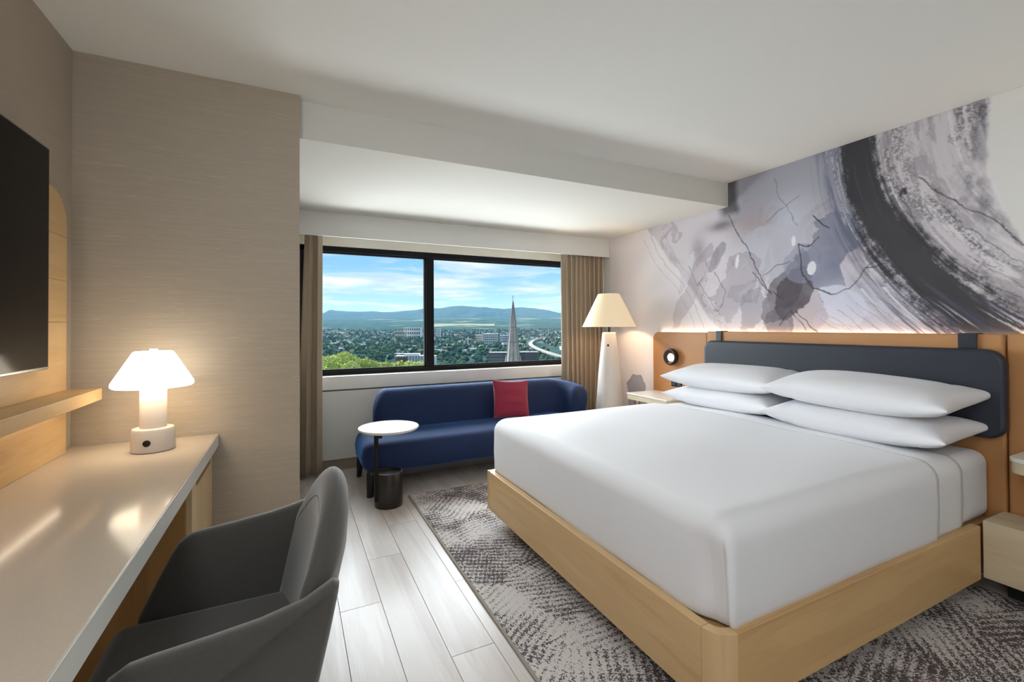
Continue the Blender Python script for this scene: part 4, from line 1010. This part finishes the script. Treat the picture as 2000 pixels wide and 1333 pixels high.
def terrain():
    us = np.linspace(380, 1300, 231); ds = np.concatenate([np.geomspace(120, 21000, 220), [23000, 26000]])
    U, D = np.meshgrid(us, ds); Hh = ground_h(U, np.minimum(D, 21000)) - np.where(D > 21000, (D - 21000) * 0.03, 0)
    X = FD[0] * D + RD[0] * D * (U - 1000) / 883.155; Y = FD[1] * D + RD[1] * D * (U - 1000) / 883.155
    ny, nx = X.shape; V = np.stack([X, Y, Hh], -1).reshape(-1, 3)
    a = (np.arange(ny - 1)[:, None] * nx + np.arange(nx - 1)[None]).ravel(); F = np.stack([a, a + 1, a + nx + 1, a + nx], -1)
    me = bpy.data.meshes.new('ground'); me.from_pydata(V.tolist(), [], F.tolist()); me.polygons.foreach_set('use_smooth', [True] * len(me.polygons))
    m = bpy.data.materials.new('wooded_land'); m.use_nodes = True; nt = m.node_tree; N = nt.nodes; L = nt.links; b = N['Principled BSDF']; b.inputs['Roughness'].default_value = 1; b.inputs['Specular IOR Level'].default_value = 0
    geo = N.new('ShaderNodeNewGeometry')
    def nz(sc, det):
        n = N.new('ShaderNodeTexNoise'); n.inputs['Scale'].default_value = sc; n.inputs['Detail'].default_value = det; L.new(geo.outputs['Position'], n.inputs['Vector']); return n
    n1 = nz(0.006, 8); n2 = nz(0.0012, 5)
    cr = N.new('ShaderNodeValToRGB'); L.new(n1.outputs[0], cr.inputs[0])
    e = cr.color_ramp.elements; e[0].position = 0.35; e[0].color = (0.022, 0.055, 0.055, 1); e[1].position = 0.8; e[1].color = (0.11, 0.15, 0.11, 1)
    x = e.new(0.52); x.color = (0.038, 0.080, 0.070, 1)
    cr2 = N.new('ShaderNodeValToRGB'); L.new(n2.outputs[0], cr2.inputs[0]); e = cr2.color_ramp.elements; e[0].position = 0.58; e[0].color = (0, 0, 0, 1); e[1].position = 0.66; e[1].color = (1, 1, 1, 1)
    # open fields only on the plain, woods on the hills
    sz = N.new('ShaderNodeSeparateXYZ'); L.new(geo.outputs['Position'], sz.inputs[0]); mr = N.new('ShaderNodeMapRange'); L.new(sz.outputs[2], mr.inputs[0])
    mr.inputs[1].default_value = 200; mr.inputs[2].default_value = 300; mr.inputs[3].default_value = 0.8; mr.inputs[4].default_value = 0
    mu = N.new('ShaderNodeMath'); mu.operation = 'MULTIPLY'; L.new(cr2.outputs[0], mu.inputs[0]); L.new(mr.outputs[0], mu.inputs[1])
    mx = N.new('ShaderNodeMixRGB'); L.new(mu.outputs[0], mx.inputs[0]); L.new(cr.outputs[0], mx.inputs[1]); mx.inputs[2].default_value = (0.30, 0.30, 0.19, 1)
    L.new(mx.outputs[0], b.inputs['Base Color']); me.materials.append(m)
    o = bpy.data.objects.new('ground', me); COL.objects.link(o); o['kind'] = 'structure'
terrain()

def tree_mesh(seed, h, r, m, blobs=6):
    rnd = random.Random(seed); bm = bmesh.new()
    for k in range(blobs):
        q = bmesh.ops.create_icosphere(bm, subdivisions=2, radius=r * rnd.uniform(0.42, 0.68))
        o = Vector((rnd.uniform(-1, 1) * r * 0.55, rnd.uniform(-1, 1) * r * 0.55, h * rnd.uniform(0.5, 0.82)))
        for v in q['verts']: v.co = v.co * rnd.uniform(0.86, 1.14) + o
    me = bpy.data.meshes.new('tree'); bm.to_mesh(me); bm.free(); me.materials.append(m); return me
M_leaf = [mat('leaf_dark', (0.040, 0.090, 0.080, 1), 1, noise=((0.4, 0.4, 0.4), 0.3), spec=0), mat('leaf_mid', (0.070, 0.135, 0.085, 1), 1, noise=((0.4, 0.4, 0.4), 0.3), spec=0)]
M_lime = mat('leaf_lime', (0.50, 0.55, 0.20, 1), 1, noise=((1.2, 1.2, 1.2), 0.5), spec=0)
far_tree = [tree_mesh(k, 13, 7.5, M_leaf[k % 2], 5) for k in range(4)]
def put(me, name, x, y, z, s=1, rz=0, **kw):
    o = bpy.data.objects.new(name, me); COL.objects.link(o); o.location = (x, y, z); o.scale = (s, s, s) if not isinstance(s, tuple) else s; o.rotation_euler = (0, 0, rz); return o
rt = random.Random(11)
# lime green trees on the mound below the window, lower left
def lime_tree(seed):
    rnd = random.Random(seed); bm = bmesh.new()
    for k in range(430):
        # leaf clusters as small tilted cards through an oval crown, denser at the rim
        a = rnd.uniform(0, 2 * math.pi); z = rnd.uniform(-1, 1); q = math.sqrt(1 - z * z); rr = 0.62 + 0.38 * rnd.random()
        lump = 1 + 0.18 * math.sin(3 * a + seed) * q + 0.12 * math.sin(5 * z + seed)
        c = Vector((6.2 * q * math.cos(a) * rr * lump, 6.2 * q * math.sin(a) * rr * lump, 10 + 5.0 * z * rr * lump))
        u = Vector((rnd.gauss(0, 1), rnd.gauss(0, 1), rnd.gauss(0, 1))).normalized(); v = u.orthogonal().normalized(); s = rnd.uniform(0.5, 1.15)
        vs = [bm.verts.new(c + u * s), bm.verts.new(c + v * s), bm.verts.new(c - u * s), bm.verts.new(c - v * s + u.cross(v) * s * 0.5)]
        bm.faces.new(vs)
    me = bpy.data.meshes.new('crown'); bm.to_mesh(me); bm.free(); me.materials.append(M_lime); return me
lm = [lime_tree(k) for k in range(3)]
tk = bmesh.new(); bmesh.ops.create_cone(tk, cap_ends=True, segments=8, radius1=0.5, radius2=0.25, depth=9)
for v in tk.verts: v.co.z += 4.5
tkm = bpy.data.meshes.new('trunk'); tk.to_mesh(tkm); tk.free(); tkm.materials.append(mat('bark', (0.10, 0.08, 0.06, 1), 1))
spots = [(634, 292, 0), (652, 300, 1), (674, 286, 2), (694, 300, -0.6), (712, 315, -1.5), (618, 300, 1.0), (742, 330, -4.4), (760, 322, -4.2), (780, 316, -4.0), (800, 325, -3.6), (820, 318, -3.6), (728, 318, -3.8), (790, 300, -6), (646, 262, -3.0), (686, 262, -3.5), (750, 285, -7), (815, 290, -6.5), (668, 322, 2.2)]
for k, (u, d, dz) in enumerate(spots):
    p = ray_pt(u, d); z = 1.276 + (637.5 - 694) / 883 * d - 15 + dz
    t = thing('tree', 'lime green treetop in the lower left of the window', 'tree', (p[0], p[1], z), 'lime green treetops below the window')
    c = bpy.data.objects.new('crown', lm[k % 3]); COL.objects.link(c); c.parent = t; c.rotation_euler = (0, 0, k * 1.3)
    c = bpy.data.objects.new('trunk', tkm); COL.objects.link(c); c.parent = t
# mid distance trees: the nearest 280 as things, the rest as one mass
def ground_at(u, d): return float(ground_h(np.array([float(u)]), np.array([float(d)]))[0])
cand = []
for k in range(3600):
    d = 820 * (1 + 5.5 * rt.random() ** 1.5); u = rt.uniform(600, 1120); cand.append((d, u))
cand += [(820 * (1 + 5.5 * rt.random() ** 1.5), rt.choice((rt.uniform(400, 600), rt.uniform(1120, 1200)))) for k in range(1500)]
cand.sort()
def blocked(u, d):
    if 765 < u < 860 and d < 1010: return True
    s = (u - (1018 + (2600 - d) * 0.055)); return (abs(s) < 14 and d > 880 and d < 2600) or (u > 1024 and d > 800 and abs(u - np.interp(d, [860, 930, 1020, 1140, 1290, 1480, 1750, 2200, 2700, 3200], [1150, 1120, 1095, 1074, 1056, 1042, 1034, 1040, 1062, 1100])) < 3 + 11000 / d)
cand = [c for c in cand if not blocked(c[1], c[0])]
taken = []
def free(p, r):
    for x, y, q in taken:
        if (x - p[0]) ** 2 + (y - p[1]) ** 2 < (r + q) ** 2: return False
    taken.append((p[0], p[1], r)); return True
for u_, d_, r_ in ((812, 935, 46), (958, 1900, 40), (985, 1960, 28), (936, 1960, 22), (806, 2900, 66), (782, 2800, 40), (856, 2700, 20), (1022, 790, 28), (974, 800, 20)):
    q_ = ray_pt(u_, d_); taken.append((q_[0], q_[1], r_))
near = []; rest = []
for d, u in cand:
    p = ray_pt(u, d)
    if 600 <= u <= 1112 and len(near) < 280:
        if free(p, 9.5): near.append((d, u))
    else: rest.append((d, u))
for k, (d, u) in enumerate(near):
    p = ray_pt(u, d); o = put(far_tree[k % 4], 'tree', p[0], p[1], ground_at(u, d) - 1, rt.uniform(0.8, 1.1), rt.uniform(0, 6))
    tag(o, 'dark green tree among the houses of the city outside', 'tree', 'dark trees of the city outside')
def merge(name, items, protos):
    """items: (proto index, x, y, z, s)"""
    PV = []; PF = []
    for me in protos:
        v = np.empty(len(me.vertices) * 3); me.vertices.foreach_get('co', v); PV.append(v.reshape(-1, 3)); PF.append(np.array([list(p.vertices) for p in me.polygons]))
    Vs = []; Fs = []; mi = []; n = 0
    for i, x, y, z, s in items:
        v = PV[i] * s + np.array([x, y, z]); Vs.append(v); Fs.append(PF[i] + n); n += len(v); mi += [i % 2] * len(PF[i])
    V = np.concatenate(Vs); F = np.concatenate(Fs); me = bpy.data.meshes.new(name)
    me.vertices.add(len(V)); me.vertices.foreach_set('co', V.ravel()); me.loops.add(F.size); me.loops.foreach_set('vertex_index', F.ravel().astype(np.int32))
    me.polygons.add(len(F)); me.polygons.foreach_set('loop_start', np.arange(0, F.size, 3)); me.polygons.foreach_set('loop_total', np.full(len(F), 3)); 
    for m in M_leaf: me.materials.append(m)
    me.polygons.foreach_set('material_index', mi); me.update(); me.validate()
    o = bpy.data.objects.new(name, me); COL.objects.link(o); return o
small = [tree_mesh(40 + k, 13, 8.5, M_leaf[k % 2], 2) for k in range(4)]
items = []
for k, (d, u) in enumerate(rest):
    p = ray_pt(u, d); items.append((k % 4, p[0], p[1], ground_at(u, d) - 1, rt.uniform(0.9, 1.5)))
wl = merge('woodland', items, small); wl['kind'] = 'stuff'; wl.parent = bpy.data.objects['ground']

# houses and blocks
def block_mesh(w, l, h, roof, mw, mr):
    V = [(-w / 2, -l / 2, 0), (w / 2, -l / 2, 0), (w / 2, l / 2, 0), (-w / 2, l / 2, 0), (-w / 2, -l / 2, h), (w / 2, -l / 2, h), (w / 2, l / 2, h), (-w / 2, l / 2, h)]
    F = [(0, 1, 5, 4), (1, 2, 6, 5), (2, 3, 7, 6), (3, 0, 4, 7)]; mi = [0] * 4
    if roof: V += [(-w / 2, 0, h + roof), (w / 2, 0, h + roof)]; F += [(4, 5, 9, 8), (6, 7, 8, 9), (5, 6, 9), (7, 4, 8)]; mi += [1, 1, 0, 0]
    else: F += [(4, 5, 6, 7)]; mi += [1]
    me = bpy.data.meshes.new('house'); me.from_pydata(V, [], F); me.materials.append(mw); me.materials.append(mr)
    me.polygons.foreach_set('material_index', mi); return me
W1 = mat('render_white', (0.72, 0.71, 0.68, 1), 0.9); W2 = mat('render_cream', (0.56, 0.50, 0.42, 1), 0.9); W3 = mat('brick_brown', (0.20, 0.13, 0.10, 1), 0.9)
R1 = mat('roof_grey', (0.13, 0.13, 0.15, 1), 0.9); R2 = mat('roof_flat', (0.34, 0.34, 0.36, 1), 0.9); R3 = mat('roof_brown', (0.18, 0.11, 0.09, 1), 0.9)
hs = [block_mesh(14, 9, 6, 4, W1, R1), block_mesh(16, 10, 6, 4, W2, R3), block_mesh(24, 12, 9, 0, W1, R2), block_mesh(13, 9, 5, 4, W3, R1), block_mesh(34, 14, 7, 0, W2, R2)]
lab = ['small white house with a grey roof in the distant city', 'small cream house with a brown roof in the distant city', 'white flat roofed block in the distant city', 'small brown brick house in the distant city', 'long cream flat roofed building in the distant city']
rh = random.Random(5)
hc = sorted((900 * (1 + 4.6 * rh.random() ** 1.15), rh.uniform(610, 1110)) for k in range(900))
hc_side = [(900 * (1 + 4.6 * rh.random() ** 1.15), rh.uniform(420, 605)) for k in range(300)]
nh = 0; far_h = []
gn = ['white houses in the city outside', 'cream houses in the city outside', 'white flat blocks in the city outside', 'brick houses in the city outside', 'long cream buildings in the city outside']
for d, u in hc + hc_side:
    if blocked(u, d): continue
    i = rh.choices(range(5), (4, 3, 3, 3, 2))[0]; p = ray_pt(u, d); sc_, rz = rh.uniform(0.9, 1.4), rh.uniform(-0.6, 0.6) - 0.45
    if nh < 290 and u > 606:
        if not free(p, 10 if i != 4 else 17): continue
        o = put(hs[i], 'house', p[0], p[1], ground_at(u, d), sc_, rz); tag(o, lab[i], 'building', gn[i]); nh += 1
    elif free(p, 10): far_h.append((i, p[0], p[1], ground_at(u, d), sc_, rz))
bmh = bmesh.new(); mats_h = [W1, R1, W2, R3, R2, W3]
for i, x, y, z, sc_, rz in far_h:
    n0 = len(bmh.faces); bmh.verts.ensure_lookup_table(); v0 = len(bmh.verts); bmh.from_mesh(hs[i]); bmh.verts.ensure_lookup_table(); bmh.faces.ensure_lookup_table()
    M_ = Matrix.Translation((x, y, z)) @ Matrix.Rotation(rz, 4, 'Z') @ Matrix.Scale(sc_, 4)
    for v in bmh.verts[v0:]: v.co = M_ @ v.co
    for f in bmh.faces[n0:]: f.material_index = mats_h.index(hs[i].materials[f.material_index])
mh = bpy.data.meshes.new('distant_houses'); bmh.to_mesh(mh); bmh.free()
for m in mats_h: mh.materials.append(m)
oh = bpy.data.objects.new('distant_houses', mh); COL.objects.link(oh); oh['kind'] = 'stuff'; oh.parent = bpy.data.objects['ground']
# larger landmarks
M_winf = mat('far_window', (0.06, 0.07, 0.09, 1), 0.3)
def tower(u, d, w, l, h, mw, label, rz=-0.45, rows=4, cols=8, zoff=0.0, roofbox=False, redpart=None):
    p = ray_pt(u, d); z = ground_at(u, d) + zoff
    t = thing('building', label, 'building', (p[0], p[1], z)); t.rotation_euler = (0, 0, rz)
    def part(name, a, b, m):
        x0, y0, z0 = a; x1, y1, z1 = b
        V = [(x0, y0, z0), (x1, y0, z0), (x1, y1, z0), (x0, y1, z0), (x0, y0, z1), (x1, y0, z1), (x1, y1, z1), (x0, y1, z1)]
        me = bpy.data.meshes.new(name); me.from_pydata(V, [], [(0, 3, 2, 1), (4, 5, 6, 7), (0, 1, 5, 4), (1, 2, 6, 5), (2, 3, 7, 6), (3, 0, 4, 7)]); me.materials.append(m)
        o = bpy.data.objects.new(name, me); COL.objects.link(o); o.parent = t; return o
    part('walls', (-w / 2, -l / 2, 0), (w / 2, l / 2, h), mw)
    if roofbox: part('roof_house', (-w * 0.28, -l * 0.3, h), (w * 0.10, l * 0.3, h + 4.5), mw); part('roof_house', (w * 0.2, -l * 0.3, h), (w * 0.42, l * 0.3, h + 3), mw)
    if redpart: part('brick_wing', (-w / 2 + 3, -l / 2 - 2, 0), (-w / 2 + 3 + w * redpart, -l / 2 + 1, h - 3), mat('red_brick', (0.26, 0.10, 0.09, 1), 0.9))
    V = []; F = []
    for r in range(rows):
        for c in range(cols):
            x = -w / 2 + w * (c + 0.5) / cols; zz = h * (r + 0.55) / rows; q = len(V); hw = w / cols * 0.3; hh = h / rows * 0.28; yy = -l / 2 - 0.15 - (2 if redpart and c < cols * redpart + 0.6 else 0)
            V += [(x - hw, yy, zz - hh), (x + hw, yy, zz - hh), (x + hw, yy, zz + hh), (x - hw, yy, zz + hh)]; F.append((q, q + 1, q + 2, q + 3))
    me = bpy.data.meshes.new('windows'); me.from_pydata(V, [], F); me.materials.append(M_winf); o = bpy.data.objects.new('windows', me); COL.objects.link(o); o.parent = t; o['kind'] = 'stuff'
    return t
tower(812, 935, 82, 22, 21, W1, 'white apartment block with a red brick wing above the lime treetops', roofbox=True, redpart=0.28, rows=5, cols=14, zoff=0)
tower(958, 1900, 62, 40, 48, W1, 'large white slab building left of the church spire', rows=5, cols=8)
tower(985, 1960, 40, 30, 40, mat('render_pale_blue', (0.45, 0.48, 0.54, 1), 0.9), 'pale blue white block just behind the church spire', rows=4, cols=6)
tower(936, 1960, 30, 24, 42, W2, 'cream block left of the large white slab', rows=4, cols=4)
tower(806, 2900, 110, 60, 74, W1, 'wide bright white building complex left of the mullion', rows=3, cols=8)
tower(782, 2800, 60, 50, 50, W2, 'low cream hall beside the bright white complex', rows=2, cols=6)
tower(856, 2700, 26, 26, 62, W1, 'slender white tower block right of the mullion', rows=6, cols=4)
tower(1022, 790, 50, 22, 34, mat('dark_block', (0.09, 0.10, 0.12, 1), 0.7), 'dark grey apartment block right behind the church spire', rows=6, cols=14, zoff=2)
tower(974, 800, 34, 20, 35, mat('grey_block', (0.20, 0.21, 0.23, 1), 0.7), 'grey apartment block at the left foot of the church spire', rows=6, cols=10, zoff=0)
# pale stubble field on the plain
def field():
    rows = [[tuple(ray_pt(u, d)) + (ground_at(u, d) + 5,) for u in range(846, 968, 6)] for d in (6700, 7000, 7350, 7750)]
    o = grid('field', rows, mat('stubble', (0.24, 0.25, 0.15, 1), 1, noise=((0.004, 0.004, 0.004), 0.2), spec=0)); o['kind'] = 'structure'
field()
# elevated road on the right
def road():
    M_r = mat('concrete_road', (0.17, 0.165, 0.15, 1), 0.9)
    t = thing('viaduct', 'pale concrete expressway curving away at the right of the window', 'road', (0, 0, GZ))
    us = [(1150, 860), (1120, 930), (1095, 1020), (1074, 1140), (1056, 1290), (1042, 1480), (1034, 1750), (1040, 2200), (1062, 2700), (1100, 3200)]
    c = np.array([ray_pt(u, d) for u, d in us]); s = np.linspace(0, len(c) - 1, 70); cx = np.interp(s, range(len(c)), c[:, 0]); cy = np.interp(s, range(len(c)), c[:, 1])
    k = np.ones(7) / 7; cx = np.convolve(np.pad(cx, 3, 'edge'), k, 'valid'); cy = np.convolve(np.pad(cy, 3, 'edge'), k, 'valid')
    P = np.stack([cx, cy], 1); tn = np.gradient(P, axis=0); tn /= np.linalg.norm(tn, axis=1)[:, None]; nv = np.stack([-tn[:, 1], tn[:, 0]], 1)
    rows = []
    for i in range(len(P)):
        z = GZ + 12
        rows.append([(P[i, 0] + nv[i, 0] * a, P[i, 1] + nv[i, 1] * a, z + b) for a, b in ((-8, -2), (8, -2), (8, 1.2), (7.4, 1.2), (7.4, 0), (-7.4, 0), (-7.4, 1.2), (-8, 1.2))])
    o = grid('deck', rows, M_r, t, closed_u=True, caps=True); o.data.polygons.foreach_set('use_smooth', [False] * len(o.data.polygons))
    for i in range(3, len(P) - 2, 6):
        x, y = P[i]; box('pier', (x - 2.5, y - 2.5, GZ), (x + 2.5, y + 2.5, GZ + 10), M_r, t, bevel=0)
road()
# church spire
def spire():
    d = 180.0; p = ray_pt(1002, d)
    M_st = mat('spire_stone', (0.42, 0.36, 0.31, 1), 0.9, noise=((0.5, 0.5, 3.0), 0.18)); M_sh = mat('spire_slate', (0.24, 0.21, 0.20, 1), 0.8, noise=((0.5, 0.5, 3), 0.2))
    def zz(v): return 1.276 + (637.0 - v) / 883.155 * d
    t = thing('church_spire', 'tall grey stone church spire topped by a cross right of the mullion', 'church', (p[0], p[1], GZ))
    def ngon(name, secs, n, m, rot=0.4, cx=0, cy=0):
        rows = [[(p[0] + cx + r * math.cos(rot + 2 * math.pi * k / n), p[1] + cy + r * math.sin(rot + 2 * math.pi * k / n), z) for k in range(n)] for r, z in secs]
        o = grid(name, rows, m, t, closed_u=True, caps=True); o.data.polygons.foreach_set('use_smooth', [False] * len(o.data.polygons)); return o
    px = d / 883.155
    ngon('spire_cone', [(14.2 * px, zz(714)), (10.5 * px, zz(680)), (6.3 * px, zz(640)), (2.6 * px, zz(605)), (0.7 * px, zz(590))], 8, M_st)
    for k in range(8):                                   # ribs on the arrises
        a = 0.4 + 2 * math.pi * k / 8; q = []
        for r, v in ((14.4, 714), (10.7, 680), (6.5, 640), (2.7, 605), (0.8, 590)):
            q.append((p[0] + r * px * math.cos(a), p[1] + r * px * math.sin(a), zz(v)))
        w = 0.12; rows = [[(x + w * dx, y + w * dy, z) for dx, dy in ((1, 1), (-1, 1), (-1, -1), (1, -1))] for x, y, z in q]
        grid('rib', rows, M_sh, t, closed_u=True, caps=True)
    for v in (668, 640): ngon('band', [((714 - v) * -0.105 * px + 14.6 * px, zz(v + 1.0)), ((714 - v) * -0.105 * px + 14.5 * px, zz(v - 1.0))], 8, M_sh)
    ngon('tower', [(17 * px, GZ), (16.5 * px, zz(714))], 4, M_st, rot=0.9)
    for k in range(4):
        a = 0.9 + math.pi / 2 * k; cx, cy = 14.5 * px * math.cos(a), 14.5 * px * math.sin(a)
        ngon('pinnacle', [(1.9 * px, zz(716)), (1.7 * px, zz(706)), (0.2 * px, zz(694))], 6, M_st, cx=cx, cy=cy)
    ngon('finial', [(0.35 * px, zz(592)), (0.9 * px, zz(588)), (0.35 * px, zz(585)), (0.3 * px, zz(577))], 8, M_sh)
    w = 0.3 * px; boxes('cross', [((p[0] - w, p[1] - w, zz(588)), (p[0] + w, p[1] + w, zz(576))), ((p[0] - 1.9 * px, p[1] - w, zz(581.2)), (p[0] + 1.9 * px, p[1] + w, zz(580.3)))], M_sh, t)
    for v in (690, 672, 655):
        a = math.atan2(-p[1], -p[0]); r = (14.2 - (714 - v) * 0.107) * px * 0.97
        ngon('lucarne', [(0.9 * px, zz(v + 3)), (0.9 * px, zz(v)), (0.1 * px, zz(v - 4))], 6, M_sh, cx=r * math.cos(a), cy=r * math.sin(a))
spire()

# thin summer haze over the plain and the hills
def haze():
    us = [(300, 700), (1400, 700), (1400, 30000), (300, 30000)]
    P = [tuple(ray_pt(u, d)) for u, d in us]
    V = [(x, y, GZ - 5) for x, y in P] + [(x, y, 1300) for x, y in P]
    F = [(0, 1, 2, 3), (4, 7, 6, 5), (0, 4, 5, 1), (1, 5, 6, 2), (2, 6, 7, 3), (3, 7, 4, 0)]
    m = bpy.data.materials.new('haze'); m.use_nodes = True; nt = m.node_tree; N = nt.nodes; N.clear(); o = N.new('ShaderNodeOutputMaterial')
    v = N.new('ShaderNodeVolumeScatter'); v.inputs['Color'].default_value = (0.30, 0.56, 0.92, 1); v.inputs['Density'].default_value = 1.7e-5; nt.links.new(v.outputs[0], o.inputs['Volume'])
    link('haze', V, F, m)['kind'] = 'structure'
haze()
